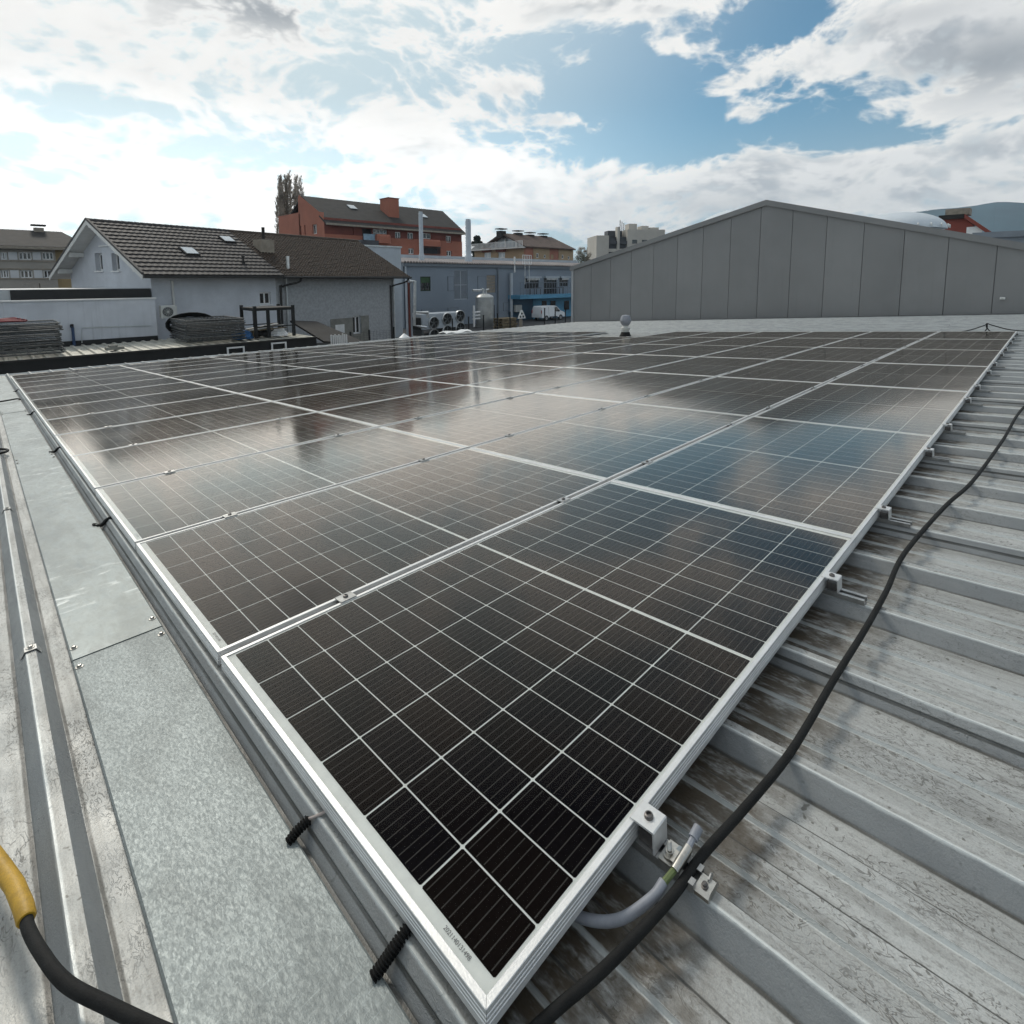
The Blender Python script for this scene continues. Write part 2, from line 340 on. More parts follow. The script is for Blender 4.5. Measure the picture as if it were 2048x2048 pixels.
pm('dark_red', (.20, .06, .045), .85, 0, .10, .3)
pm('balcony_blue', (.26, .38, .48), .4)
pm('beige_wall', (.40, .29, .18), .85, 0, .08, .3)
pm('pink_wall', (.38, .16, .11), .85, 0, .08, .3)
pm('apartment_beige', (.36, .33, .29), .85, 0, .06, .3)
pm('apartment_tan', (.33, .24, .12), .85, 0, .06, .3)
pm('apartment_white', (.62, .63, .64), .8, 0, .05, .5)
pm('tower_pale', (.50, .47, .42), .85, 0, .06, .2)
pm('tower_dark', (.05, .052, .06), .6, 0, .1, .3)
pm('chalet_red', (.22, .05, .035), .8, 0, .08, .5)
pm('bark', (.10, .085, .07), .9, 0, .3, 3)
pm('twig', (.40, .35, .29), .9, 0, .3, .6)
pm('needle', (.018, .030, .018), .9, 0, .4, .5)
pm('van_white', (.74, .76, .78), .3, 0, .02, 2)
pm('tyre', (.02, .02, .02), .8)
pm('rim_grey', (.35, .35, .36), .4, .6)
pm('lamp_red', (.35, .02, .02), .4)
pm('brush_olive', (.10, .095, .05), .9, 0, .3, .2)
pm('wood_pallet', (.20, .16, .10), .9, 0, .25, 4)
pm('hill_forest', (.030, .075, .095), 1, 0, .22, .006)  # forest green with the blue of distant haze painted in
pm('sign_white', (.78, .78, .76), .5)

tone_shift('hall_cladding', .05); tone_shift('tile_grey', .16); tone_shift('fence_steel', .3); tone_shift('alu_frame', .03)

# ------------------------------------------------------------------ mesh helpers
class MB:
    def __init__(s): s.v = []; s.f = []; s.uv = None
    def quad(s, *p):
        b = len(s.v); s.v += [tuple(q) for q in p]; s.f.append(tuple(range(b, b+len(p)))); return s
    def box(s, x0, x1, y0, y1, z0, z1):
        b = len(s.v)
        s.v += [(x0, y0, z0), (x1, y0, z0), (x1, y1, z0), (x0, y1, z0), (x0, y0, z1), (x1, y0, z1), (x1, y1, z1), (x0, y1, z1)]
        s.f += [tuple(b+i for i in q) for q in ((3, 2, 1, 0), (4, 5, 6, 7), (0, 1, 5, 4), (1, 2, 6, 5), (2, 3, 7, 6), (3, 0, 4, 7))]
        return s
    def bevbox(s, x0, x1, y0, y1, z0, z1, r):
        P = [(x0+r, y0), (x1-r, y0), (x1, y0+r), (x1, y1-r), (x1-r, y1), (x0+r, y1), (x0, y1-r), (x0, y0+r)]
        q = [(x0+r, y0+r), (x1-r, y0+r), (x1-r, y0+r), (x1-r, y1-r), (x1-r, y1-r), (x0+r, y1-r), (x0+r, y1-r), (x0+r, y0+r)]
        b = len(s.v); n = 8
        s.v += [(*p, z0) for p in P] + [(*p, z1-r) for p in P] + [((a[0]+c[0])/2, (a[1]+c[1])/2, z1) for a, c in zip(P, q)]
        for k in (0, n):
            s.f += [(b+k+i, b+k+(i+1) % n, b+k+n+(i+1) % n, b+k+n+i) for i in range(n)]
        s.f += [tuple(b+i for i in range(n-1, -1, -1)), tuple(b+2*n+i for i in range(n))]
        return s
    def prism(s, poly, d, axis='y', a=0.0):       # polygon extruded between a and d along axis
        b = len(s.v); n = len(poly)
        def P(p, t): return (p[0], t, p[1]) if axis == 'y' else ((t, p[0], p[1]) if axis == 'x' else (p[0], p[1], t))
        s.v += [P(p, a) for p in poly] + [P(p, d) for p in poly]
        s.f += [(b+i, b+(i+1) % n, b+n+(i+1) % n, b+n+i) for i in range(n)] + [tuple(b+i for i in range(n)), tuple(b+n+i for i in range(n-1, -1, -1))]
        return s
    def bar(s, p, q, w, h=None, up=(0, 0, 1)):
        p, q = Vector(p), Vector(q); d = (q-p).normalized(); h = h or w
        sd = d.cross(Vector(up))
        if sd.length < 1e-3: sd = d.cross(Vector((1, 0, 0)))
        sd.normalize(); u = sd.cross(d)
        b = len(s.v)
        for e in (p, q):
            for i, j in ((-1, -1), (1, -1), (1, 1), (-1, 1)): s.v.append(tuple(e + sd*(i*w/2) + u*(j*h/2)))
        s.f += [tuple(b+i for i in k) for k in ((0, 1, 2, 3), (7, 6, 5, 4), (0, 4, 5, 1), (1, 5, 6, 2), (2, 6, 7, 3), (3, 7, 4, 0))]
        return s
    def tube(s, pts, r, n=8, rr=None):
        pts = [Vector(p) for p in pts]; b = len(s.v); prev = None
        for i, p in enumerate(pts):
            d = (pts[min(i+1, len(pts)-1)] - pts[max(i-1, 0)])
            d = d.normalized() if d.length > 1e-9 else Vector((0, 0, 1))
            a = prev or (Vector((0, 0, 1)) if abs(d.z) < .9 else Vector((1, 0, 0)))
            x = a - d*a.dot(d); x.normalize(); prev = x; y = d.cross(x); q = rr[i] if rr else r
            s.v += [tuple(p + (x*math.cos(2*math.pi*k/n) + y*math.sin(2*math.pi*k/n))*q) for k in range(n)]
        for i in range(len(pts)-1):
            s.f += [(b+i*n+k, b+i*n+(k+1) % n, b+(i+1)*n+(k+1) % n, b+(i+1)*n+k) for k in range(n)]
        s.f += [tuple(b+k for k in range(n-1, -1, -1)), tuple(b+(len(pts)-1)*n+k for k in range(n))]
        return s
    def lathe(s, prof, n=20, c=(0, 0, 0)):
        b = len(s.v)
        for r, z in prof:
            s.v += [(c[0]+r*math.cos(2*math.pi*k/n), c[1]+r*math.sin(2*math.pi*k/n), c[2]+z) for k in range(n)]
        for i in range(len(prof)-1):
            s.f += [(b+i*n+k, b+i*n+(k+1) % n, b+(i+1)*n+(k+1) % n, b+(i+1)*n+k) for k in range(n)]
        s.f += [tuple(b+k for k in range(n-1, -1, -1)), tuple(b+(len(prof)-1)*n+k for k in range(n))]
        return s
    def mesh(s, name, mat, smooth=False):
        me = bpy.data.meshes.new(name); me.from_pydata(s.v, [], s.f); me.update()
        if s.uv:
            l = me.uv_layers.new(name='UVMap')
            for i, c in enumerate(s.uv): l.data[i].uv = c
        if smooth:
            me.polygons.foreach_set('use_smooth', [True]*len(me.polygons))
            try: me.set_sharp_from_angle(angle=R(38))
            except Exception: pass
        me.materials.append(MATS[mat]); return me
    def build(s, name, mat, parent=None, smooth=False): return put(name, s.mesh(name, mat, smooth), parent)

def put(name, me, parent=None, loc=None, rot=None):
    o = bpy.data.objects.new(name, me); col.objects.link(o)
    if parent is not None: o.parent = parent
    if loc is not None: o.location = loc
    if rot is not None: o.rotation_euler = rot
    return o
def tag(o, label=None, cat=None, group=None, kind=None):
    if label: o['label'] = label
    if cat: o['category'] = cat
    if group: o['group'] = group
    if kind: o['kind'] = kind
    return o
def thing(name, label, cat, loc=(0, 0, 0), rot=(0, 0, 0), group=None):
    o = bpy.data.objects.new(name, None); col.objects.link(o); o.empty_display_size = .1
    o.location = loc; o.rotation_euler = rot
    return tag(o, label, cat, group)
ROOF_ROT = (-TILT, 0, 0)
def on_roof(name, label, cat, x=0, y=0, z=0, group=None): return thing(name, label, cat, W(x, y, z), ROOF_ROT, group)
def copy_parts(src, dst):
    for ch in src.children:
        c = ch.copy(); col.objects.link(c); c.parent = dst
        for g in ch.children:
            d = g.copy(); col.objects.link(d); d.parent = c
ORD = ['first', 'second', 'third', 'fourth', 'fifth', 'sixth', 'seventh', 'eighth', 'ninth', 'tenth', 'eleventh', 'twelfth', 'thirteenth', 'fourteenth', 'fifteenth', 'sixteenth']

# wall with real openings.  O: 2D start, ax: 2D direction, n: outward 2D normal, top: [(s, z)...], holes: (s0, s1, z0, z1)
def wall_mb(O, ax, n, top, z0, holes=(), depth=.18):
    M = MB(); O = Vector(O); ax = Vector(ax); n = Vector(n)
    P = lambda s, z, d=0: (*(O + ax*s - n*d), z)
    s0, s1 = top[0][0], top[-1][0]
    def tz(s):
        for (a, za), (b, zb) in zip(top, top[1:]):
            if a <= s <= b+1e-9: return za + (zb-za)*(s-a)/max(b-a, 1e-9)
        return top[-1][1]
    cuts = sorted({round(c, 5) for c in [t[0] for t in top] + [h[0] for h in holes] + [h[1] for h in holes] if s0-1e-6 <= c <= s1+1e-6})
    for a, b in zip(cuts, cuts[1:]):
        if b-a < 1e-5: continue
        hs = sorted([h for h in holes if h[0] <= a+1e-5 and h[1] >= b-1e-5], key=lambda h: h[2])
        lo = z0
        for h in hs:
            if h[2] > lo+1e-5: M.quad(P(a, lo), P(b, lo), P(b, h[2]), P(a, h[2]))
            lo = h[3]
        M.quad(P(a, lo), P(b, lo), P(b, tz(b)), P(a, tz(a)))
    for h in holes:
        a, b, c, d = h
        M.quad(P(a, c), P(a, c, depth), P(a, d, depth), P(a, d)); M.quad(P(b, c), P(b, c, depth), P(b, d, depth), P(b, d))
        M.quad(P(a, c), P(b, c), P(b, c, depth), P(a, c, depth)); M.quad(P(a, d), P(b, d), P(b, d, depth), P(a, d, depth))
    return M
def window(parent, O, ax, n, h, frame='white_frame', pane='pane_dark', rec=.10, fw=.07, mull=1, trans=0, sill=None, name='window'):
    O = Vector(O); ax = Vector(ax); n = Vector(n); a, b, c, d = h
    def bx(M, s0, s1, z0, z1, d0, d1):
        p = [(*(O + ax*s - n*t), z) for z in (z0, z1) for (s, t) in ((s0, d0), (s1, d0), (s1, d1), (s0, d1))]
        i = len(M.v); M.v += p; M.f += [tuple(i+k for k in q) for q in ((3, 2, 1, 0), (4, 5, 6, 7), (0, 1, 5, 4), (1, 2, 6, 5), (2, 3, 7, 6), (3, 0, 4, 7))]
    M = MB(); e = .004
    bx(M, a+e, b-e, c+e, c+fw, rec, rec+.06); bx(M, a+e, b-e, d-fw, d-e, rec, rec+.06)
    bx(M, a+e, a+fw, c+fw, d-fw, rec+.002, rec+.06); bx(M, b-fw, b-e, c+fw, d-fw, rec+.002, rec+.06)
    for k in range(mull):
        s = a+(b-a)*(k+1)/(mull+1); bx(M, s-fw*.55, s+fw*.55, c+fw, d-fw, rec+.004, rec+.06)
    for k in range(trans):
        z = c+(d-c)*(k+1)/(trans+1); bx(M, a+fw, b-fw, z-fw*.4, z+fw*.4, rec+.008, rec+.06)
    w = M.build(name, frame, parent)
    G = MB(); bx(G, a+e*2, b-e*2, c+e*2, d-e*2, rec+.035, rec+.05); G.build('pane', pane, w)
    if sill:
        S = MB(); bx(S, a-.06, b+.06, c-.07, c-.004, -.07, rec-.01); S.build('sill', sill, w)
    return w
def slab(eave0, eave1, ridge1, ridge0, t):        # roof slab with thickness t below the given top face
    M = MB(); p = [Vector(q) for q in (eave0, eave1, ridge1, ridge0)]; d = Vector((0, 0, -t)); b = 0
    M.v = [tuple(q) for q in p] + [tuple(q+d) for q in p]
    M.f = [(0, 1, 2, 3), (7, 6, 5, 4), (0, 4, 5, 1), (1, 5, 6, 2), (2, 6, 7, 3), (3, 7, 4, 0)]
    return M

GROUND = -4.9
# ------------------------------------------------------------------ ground, hills
g = MB().quad((-3000, -3000, GROUND), (6000, -3000, GROUND), (6000, 6000, GROUND), (-3000, 6000, GROUND)).build('ground', 'asphalt'); tag(g, kind='structure')

def hill():
    pts = [(1420, 566), (1520, 540), (1600, 500), (1670, 470)] + [c4(*q) for q in ((1350, 108), (1500, 93), (1580, 84), (1650, 78), (1720, 71), (1760, 62), (1800, 56), (1850, 57), (1932, 60))] + [(2300, 405), (2700, 420), (3400, 440), (5200, 450)]
    us = []; pr = random.Random(3)
    for (u0, v0), (u1, v1) in zip(pts, pts[1:]):
        for k in range(10): us.append((u0+(u1-u0)*k/10, v0+(v1-v0)*k/10 + .35*math.sin((u0+(u1-u0)*k/10)*.09)))
    M = MB(); rows = 7; D0 = 2600
    for u, v in us:
        d = ray(u, 500); d = Vector((d.x, d.y, 0)); d.normalize()
        top = CAM + ray(u, v)*1.0; e = (top.z-CAM.z)/Vector((top.x-CAM.x, top.y-CAM.y)).length
        H = e*D0 + 6
        for k in range(rows):
            t = k/(rows-1); q = D0*(.62+.38*t)
            wob = 12*math.sin(u*.011+k*1.7)+6*math.sin(u*.031+k*2.9) if 0 < k < rows-1 else 0
            M.v.append((CAM.x+d.x*(q+wob*3), CAM.y+d.y*(q+wob*3), GROUND + (H-GROUND)*(t**1.25) + wob*(.6 if k else 0)))
    n = len(us)
    for i in range(n-1):
        for k in range(rows-1): M.f.append((i*rows+k, (i+1)*rows+k, (i+1)*rows+k+1, i*rows+k+1))
    tag(M.build('hill', 'hill_forest', smooth=True), kind='structure')
hill()

# ------------------------------------------------------------------ the roof we stand on
ZT, ZP = -.050, -.090
EAVE = 15.55; RIDGE_Y = -5.2; XEND = 19.9
bld = on_roof('industrial_building', 'low industrial building under the solar array with ribbed zinc roof', 'building')
def sheet_mesh():
    P = []                                        # one sheet: three ribs, its first rib laps over the neighbour
    lift = .0022
    P += [(-.0232, -.0712), (-.0232, -.068+lift), (-.011, ZT+lift), (.011, ZT+lift), (.0365, ZP+lift*.9)]
    def pan(x):
        q = []
        for s in (.118, .222):
            q += [(x+s-.0235, ZP), (x+s-.0198, ZP+.0075), (x+s+.0198, ZP+.0075), (x+s+.0235, ZP)]
        return q
    for k in range(3):
        x = k*PITCH
        P += [(x+.046, ZP)] + pan(x) + [(x+PITCH-.0365, ZP)]
        if k < 2: P += [(x+PITCH-.011, ZT), (x+PITCH+.011, ZT), (x+PITCH+.0365, ZP)]
    P += [(3*PITCH-.0125, ZT-.003)]
    ys = [RIDGE_Y] + [RIDGE_Y+ (EAVE-RIDGE_Y)*k/8 for k in range(1, 9)]
    M = MB(); n = len(P)
    for y in ys: M.v += [(x, y, z) for x, z in P]
    for i in range(len(ys)-1):
        M.f += [(i*n+k, i*n+k+1, (i+1)*n+k+1, (i+1)*n+k) for k in range(n-1)]
    M.uv = None
    return M.mesh('roof_sheet', 'roof_zinc')
sm = sheet_mesh()
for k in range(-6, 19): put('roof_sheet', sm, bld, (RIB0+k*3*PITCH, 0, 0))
# walls and eaves of that building
MB().box(-6.2, XEND-.05, RIDGE_Y, EAVE-.35, -5.6, -.14).build('wall', 'concrete_wall', bld)
G = MB().prism([(EAVE-.03, -.10), (EAVE+.0, -.20), (EAVE+.17, -.20), (EAVE+.19, -.085), (EAVE+.215, -.085), (EAVE+.215, -.075), (EAVE+.18, -.075), (EAVE+.155, -.185), (EAVE+.015, -.185), (EAVE-.015, -.10)], XEND+1.5, 'x', -6.2)
G.build('gutter', 'gutter_metal', bld)
# second bay of the roof, on the far side of the cover strip, rises to the hall: flashing along the hall wall
MB().box(XEND-.12, XEND+.03, -4, EAVE, -.088, -.03).build('wall_flashing', 'hall_joint', bld)
# roofing screws on the rib crowns
scr = MB().lathe([(.009, 0), (.009, .0015), (.0055, .002), (.0055, .007), (.004, .0085)], 8).mesh('roof_screw', 'dark_bolt')
for ix in range(36, 57):
    for yy in (1.2, 4.4, 7.6, 10.8, 14.0):
        put('roof_screw', scr, bld, (RIB0+ix*PITCH+random.uniform(-.004, .004), yy+random.uniform(-.05, .05), ZT))
# cover strips beside the array
fl = []
edges = [-2.2, 1.49, 4.80, 8.05, 11.3, 14.5]
for k, (a, b) in enumerate(zip(edges, edges[1:])):
    z = -.0785 + (k % 2)*.0024 + k*.0004
    F = MB(); x0, x1 = -.267, -.042
    b2 = b + .05
    F.prism([(x0, z-.012), (x0+.0018, z-.012), (x0+.004, z-.0018), (x1-.004, z-.0018), (x1-.0018, z-.009), (x1, z-.009), (x1, z-.002), (x1-.003, z), (x0+.003, z), (x0, z-.003)], b2 if k % 2 == 0 else b2, 'y', a)
    f = F.build('cover_strip', 'galv_near' if k == 0 else 'galv_far', bld)
    if k: tag(f, 'smooth weathered grey cover strip')
    fl.append(f)
ws = MB().lathe([(.0105, 0), (.0105, .0012), (.0095, .002), (.006, .0022), (.0058, .0065), (.0045, .008), (.0025, .0083), (.002, .006)], 10).mesh('screw', 'steel')
for k, yy in ((0, 1.44), (1, 1.56), (1, 4.74), (2, 4.88), (2, 7.99), (3, 8.12)):
    for xx in (-.255, -.056): put('screw', ws, fl[k], (xx, yy, -.0785+(k % 2)*.0024+k*.0004))
# saddle clip on the rib left of the strip
cl = MB().prism([(-.0235, -.014), (-.0225, -.014), (-.0125, .0035), (.0125, .0035), (.0225, -.014), (.0235, -.014), (.0135, .005), (-.0135, .005)], .016, 'y', -.016)
c = cl.build('saddle_clip', 'alu', bld); c.location = (RIB0-PITCH, 1.60, ZT)
put('screw', ws, c, (0, 0, .005))
c2_ = c.copy(); col.objects.link(c2_); c2_.location = (RIB0-PITCH, 3.35, ZT); put('screw', ws, c2_, (0, 0, .005))

# ------------------------------------------------------------------ solar panels
PL, PW, PX, PY = 1.755, 1.038, 1.757, 1.0632
def frame_mesh():
    prof = [(.0108, -.0024), (.0108, -.0004), (.0104, 0), (.0008, 0), (0, -.0008)]
    for z in (-.0085, -.0155, -.0225): prof += [(0, z+.0012), (.0010, z+.0004), (.0010, z-.0008), (0, z-.0016)]
    prof += [(0, -.035), (.026, -.035), (.026, -.0335), (.0015, -.0335)]
    M = MB(); n = len(prof)
    cor = [((0, 0), (1, 1)), ((PL, 0), (-1, 1)), ((PL, PW), (-1, -1)), ((0, PW), (1, -1))]
    for i in range(4):                            # four mitred bars
        (a, da), (b, db) = cor[i], cor[(i+1) % 4]
        g = .00035; t = Vector((b[0]-a[0], b[1]-a[1])).normalized()*g
        s = len(M.v)
        for d, z in prof: M.v.append((a[0]+da[0]*d+t.x, a[1]+da[1]*d+t.y, z))
        for d, z in prof: M.v.append((b[0]+db[0]*d-t.x, b[1]+db[1]*d-t.y, z))
        M.f += [(s+k, s+n+k, s+n+k+1, s+k+1) for k in range(n-1)]
    return M.mesh('frame', 'alu_frame')
CX, CY = .0814, .1642
def cell_spots():
    xs = []; x = .0275
    for k in range(20):
        xs.append(x); x += CX + .0030
        if k == 9: x += .0090
    off = (PL - (xs[-1]+CX) - xs[0])/2; xs = [q+off for q in xs]
    ys = [(PW - (6*CY+5*.0036))/2 + k*(CY+.0036) for k in range(6)]
    return [(a, b) for a in xs for b in ys]
SP = cell_spots(); ZC = -.0030
def cell_mb(M, x, y):
    i = len(M.v); z0, z1 = ZC-.0004, ZC; c = .0022
    pts = [(x+c, y), (x+CX-c, y), (x+CX, y+c), (x+CX, y+CY-c), (x+CX-c, y+CY), (x+c, y+CY), (x, y+CY-c), (x, y+c)]
    M.v += [(*p, z1) for p in pts]; M.f.append(tuple(range(i, i+8)))
    M.uv += [((p[0]-x)/CX, (p[1]-y)/CY) for p in pts]
me_frame = frame_mesh()
me_back = MB().box(.003, PL-.003, .003, PW-.003, -.0042, -.0034).mesh('backsheet', 'backsheet')
me_glass = MB().quad((.0104, .0104, -.0014), (PL-.0104, .0104, -.0014), (PL-.0104, PW-.0104, -.0014), (.0104, PW-.0104, -.0014)).mesh('glass', 'solar_glass')
M = MB(); M.uv = []; cell_mb(M, 0, 0); me_cell = M.mesh('solar_cell', 'solar_cell')
M = MB(); M.uv = []
for s in SP: cell_mb(M, *s)
me_cells = M.mesh('solar_cells', 'solar_cell')
NEAR = {(0, 0), (0, 1), (0, 2), (0, 3), (1, 0), (1, 1), (1, 2), (2, 0)}
panels = {}
for j in range(13):
    for i in range(7):
        if i == 6 and j in (6, 7): continue
        lab = f'black solar panel, {ORD[j]} row from the free right edge, {ORD[i]} panel from the near end'
        p = on_roof('solar_panel', lab, 'solar panel', i*PX, j*PY, random.uniform(-.0012, .0012), 'solar panels of the roof array')
        p.rotation_euler = (-TILT+random.uniform(-.0012, .0012), random.uniform(-.0012, .0012), 0)
        panels[i, j] = p
        put('frame', me_frame, p); put('backsheet', me_back, p); put('glass', me_glass, p)
        if (i, j) in NEAR:
            for s in SP: put('solar_cell', me_cell, p, (s[0], s[1], 0))
        else: tag(put('solar_cells', me_cells, p), kind='stuff')
# serial number printed on the margin of the nearest panels
fc = bpy.data.curves.new('serial', 'FONT'); fc.body = '2021140131498'; fc.size = .0088; fc.align_x = 'CENTER'
fo = bpy.data.objects.new('serial_print', fc); col.objects.link(fo)
dg = bpy.context.evaluated_depsgraph_get(); me_ser = bpy.data.meshes.new_from_object(fo.evaluated_get(dg)); me_ser.materials.clear(); me_ser.materials.append(MATS['print_grey']); bpy.data.objects.remove(fo)
for j in range(3):
    put('serial_print', me_ser, panels[0, j], (.0195, .085, -.0026), (0, 0, -math.pi/2))

# ------------------------------------------------------------------ clamps, rails
b_bolt = MB().lathe([(.0078, 0), (.0078, .0025), (.0068, .0052), (.0045, .0062), (.0042, .0062), (.0040, .003)], 14).mesh('bolt', 'dark_bolt', True)
me_mid = MB().prism([(-.0205, .0006), (-.0205, .0036), (-.0165, .0042), (-.0125, .0034), (.0125, .0034), (.0165, .0042), (.0205, .0036), (.0205, .0006), (.0125, .0006), (.0125, -.030), (.0095, -.030), (.0095, -.0004), (-.0095, -.0004), (-.0095, -.030), (-.0125, -.030), (-.0125, .0006)], .026, 'x', -.026).mesh('clamp_plate', 'alu')
for j in range(12):
    for i in range(7):
        if i == 6 and j in (5, 6, 7): continue
        for z_, q in enumerate((.357, 1.413)):
            t = on_roof('mid_clamp', f'small silver clamp between {ORD[j]} and {ORD[j+1]} panel rows, {ORD[2*i+z_]} from the near end', 'clamp', i*PX+q+random.uniform(-.008, .008), (j+1)*PY-(PY-PW)/2, .001, f'clamps between panel rows {ORD[j]} and {ORD[j+1]}')
            put('clamp_plate', me_mid, t); put('bolt', b_bolt, t, (0, 0, .0034))
# end clamps: hook over the frame, back wall down to the rail
e_pl = MB().prism([(.0085, .0008), (.009, .0030), (.0065, .0046), (-.0355, .0046), (-.0375, .0030), (-.0375, -.0345), (-.0345, -.0345), (-.0345, .0010), (-.004, .0010), (.004, .0006)], .021, 'x', -.021).mesh('clamp_plate', 'alu_frame')
e_in = MB().box(-.013, .013, -.030, -.004, -.034, -.012).mesh('clamp_foot', 'dark_bolt')
rail_prof = [(-.020, -.0495), (.020, -.0495), (.020, -.0355), (.008, -.0355), (.008, -.0375), (.0175, -.0375), (.0175, -.0470), (-.0175, -.0470), (-.0175, -.0375), (-.008, -.0375), (-.008, -.0355), (-.020, -.0355)]
me_rail = MB().prism(rail_prof, .34, 'y', -.104).mesh('mounting_rail', 'alu')
slot = MB().lathe([(.011, 0), (.011, .0012)], 12).mesh('rail_hole', 'dark_bolt')
n = 0
for i in range(7):
    for q in (.357, 1.413):
        x = i*PX+q
        nm = ORD[n] if n else 'nearest'
        t = on_roof('end_clamp', f'silver end clamp on the cable-side panel edge, {nm} from the near corner' if n else 'silver end clamp nearest the front corner, with round dark bolt', 'clamp', x, 0, 0, 'end clamps along the free edge')
        put('clamp_plate', e_pl, t); put('bolt', b_bolt, t, (0, -.016, .0046)); put('clamp_foot', e_in, t)
        r = tag(put('mounting_rail', me_rail, None, W(x, 0, 0), ROOF_ROT), f'short slotted aluminium rail under the {nm} end clamp from the near corner' if n else 'short aluminium rail carrying the earthing lug at the front corner', 'rail', 'rails sticking out under the free edge')
        if n: put('rail_hole', slot, r, (0, -.078, -.0472))
        n += 1
for i in range(7):
    for z_, q in enumerate((.357, 1.413)):
        t = on_roof('end_clamp', f'silver end clamp on the gutter-side edge of the array, {ORD[2*i+z_]} from the near end', 'clamp', i*PX+q, 13*PY-(PY-PW), 0, 'end clamps along the gutter side')
        t.rotation_euler = (TILT, 0, math.pi)
        put('clamp_plate', e_pl, t); put('bolt', b_bolt, t, (0, -.016, .0046))

# ------------------------------------------------------------------ earthing lug with grey wire at the front rail
lug = on_roof('earthing_lug', 'steel earthing lug with threaded stud and clamped wire on the front rail', 'lug', .357, -.062, -.0355)
MB().bevbox(-.020, .021, -.019, .019, .0005, .0035, .001).build('base_plate', 'steel', lug)
b = MB()
for k in range(9): pass
b.lathe([(.0088, .0036), (.0088, .0052), (.0105, .0054), (.0105, .0060), (.0072, .0062), (.0072, .0125), (.0066, .0130), (.0042, .0131)] + [(.0040 if k % 2 else .0034, .0131+k*.0008) for k in range(16)] + [(.0022, .027)], 12, (-.004, .006, 0)); b.build('threaded_stud', 'steel', lug, True)
MB().prism([(-.017, .004), (-.016, .010), (.004, .013), (.016, .010), (.018, .004)], -.001, 'y', -.012).build('saddle', 'steel', lug)
s_ = MB().tube([(-.024, -.013, .007), (-.005, -.0145, .0115), (.018, -.016, .0150)], .0072, 10); s_.build('wire_sleeve', 'steel', lug, True)
def catmull(P, n=8):
    P = [Vector(p) for p in P]; P = [P[0]*2-P[1]] + P + [P[-1]*2-P[-2]]; o = []
    for i in range(1, len(P)-2):
        a, b, c, d = P[i-1:i+3]
        for k in range(n):
            t = k/n; o.append(.5*((2*b)+(c-a)*t+(2*a-5*b+4*c-d)*t*t+(3*b-3*c+d-a)*t**3))
    o.append(P[-2]); return o
wire = on_roof('earthing_wire', 'grey earthing wire with green and yellow core curving out from under the panel', 'wire', 0, 0, 0)
MB().tube(catmull([(.20, .06, -.070), (.205, .01, -.066), (.235, -.035, -.058), (.285, -.062, -.045), (.312, -.068, -.036)]), .0078, 12).build('sheath', 'cable_grey', wire, True)
MB().tube(catmull([(.305, -.067, -.038), (.325, -.072, -.032), (.345, -.076, -.0275)]), .0052, 8).build('core', 'wire_green', wire, True)
MB().tube([(.376, -.078, -.0190), (.392, -.0785, -.0145)], .0050, 8).build('core_tail', 'cable_grey', wire, True)
MB().tube([(.389, -.0785, -.0152), (.408, -.079, -.0098)], .0078, 10).build('end_cap', 'cable_grey', wire, True)
clip = on_roof('rail_end_clip', 'bent metal clip at the outer end of the front rail beyond the cable', 'clip', .357, -.112, -.0495)
MB().prism([(-.021, 0), (.021, 0), (.021, .008), (.014, .0135), (-.014, .0135), (-.021, .008)], .010, 'y', -.022).build('clip_body', 'steel', clip)
MB().prism([(.004, .012), (.020, .008), (.024, .016), (.016, .022), (.006, .018)], -.006, 'y', -.009).build('clip_tab', 'alu', clip)
MB().lathe([(.0075, .0156), (.0075, .0175), (.005, .018), (.005, .022), (.003, .0235)], 10, (-.006, -.006, -.002)).build('bolt', 'dark_bolt', clip)
clip.scale = (.85, .72, .8)

# ------------------------------------------------------------------ cables
cab = [(-2.6, -2.9, -.076), (-1.5, -1.7, -.05), (-.8, -.75, -.06), (-.34, -.12, -.066), (-.13, .00, -.062), (-.05, -.012, -.055), (.02, -.022, -.046), (.08, -.037, -.040), (.16, -.060, -.036), (.24, -.075, -.034), (.31, -.085, -.033), (.40, -.090, -.034), (.52, -.103, -.040), (.67, -.122, -.036), (.80, -.126, -.038), (1.0, -.128, -.037), (1.25, -.134, -.037), (1.51, -.135, -.036), (1.84, -.128, -.038), (2.41, -.172, -.036), (2.85, -.222, -.037), (3.77, -.275, -.036), (5.0, -.33, -.036), (6.6, -.52, -.037), (8.4, -.95, -.036), (10.6, -1.3, -.036)]
cable = on_roof('black_cable', 'thick black rubber cable snaking over the roof ribs beside the array', 'cable', 0, 0, 0)
MB().tube(catmull([(x, y-.002, z-.006) for x, y, z in cab], 10), .0076, 12).build('cable_sheath', 'rubber', cable, True)
yp = on_roof('power_lead', 'black cable ending in a worn yellow sleeve at the lower left', 'cable', 0, 0, 0)
MB().tube(catmull([(-.400, .640, -.0270), (-.4015, .600, -.0265), (-.389, .530, -.022), (-.368, .455, -.020), (-.330, .385, -.026), (-.29, .32, -.036), (-.25, .26, -.047), (-.20, .17, -.060), (-.16, .05, -.068), (-.15, -.3, -.068), (-.22, -1.0, -.068), (-.12, -2.6, -.068)], 8), .0084, 12).build('cable_sheath', 'rubber', yp, True)
MB().tube([(-.4022, .612, -.0266), (-.4022, .616, -.0266), (-.404, .64, -.0272), (-.4125, .70, -.030), (-.426, .76, -.034), (-.450, .86, -.040)], .0150, 14, [.0110, .0126, .0128, .0128, .0132, .0136]).build('sleeve', 'yellow_plastic', yp, True)
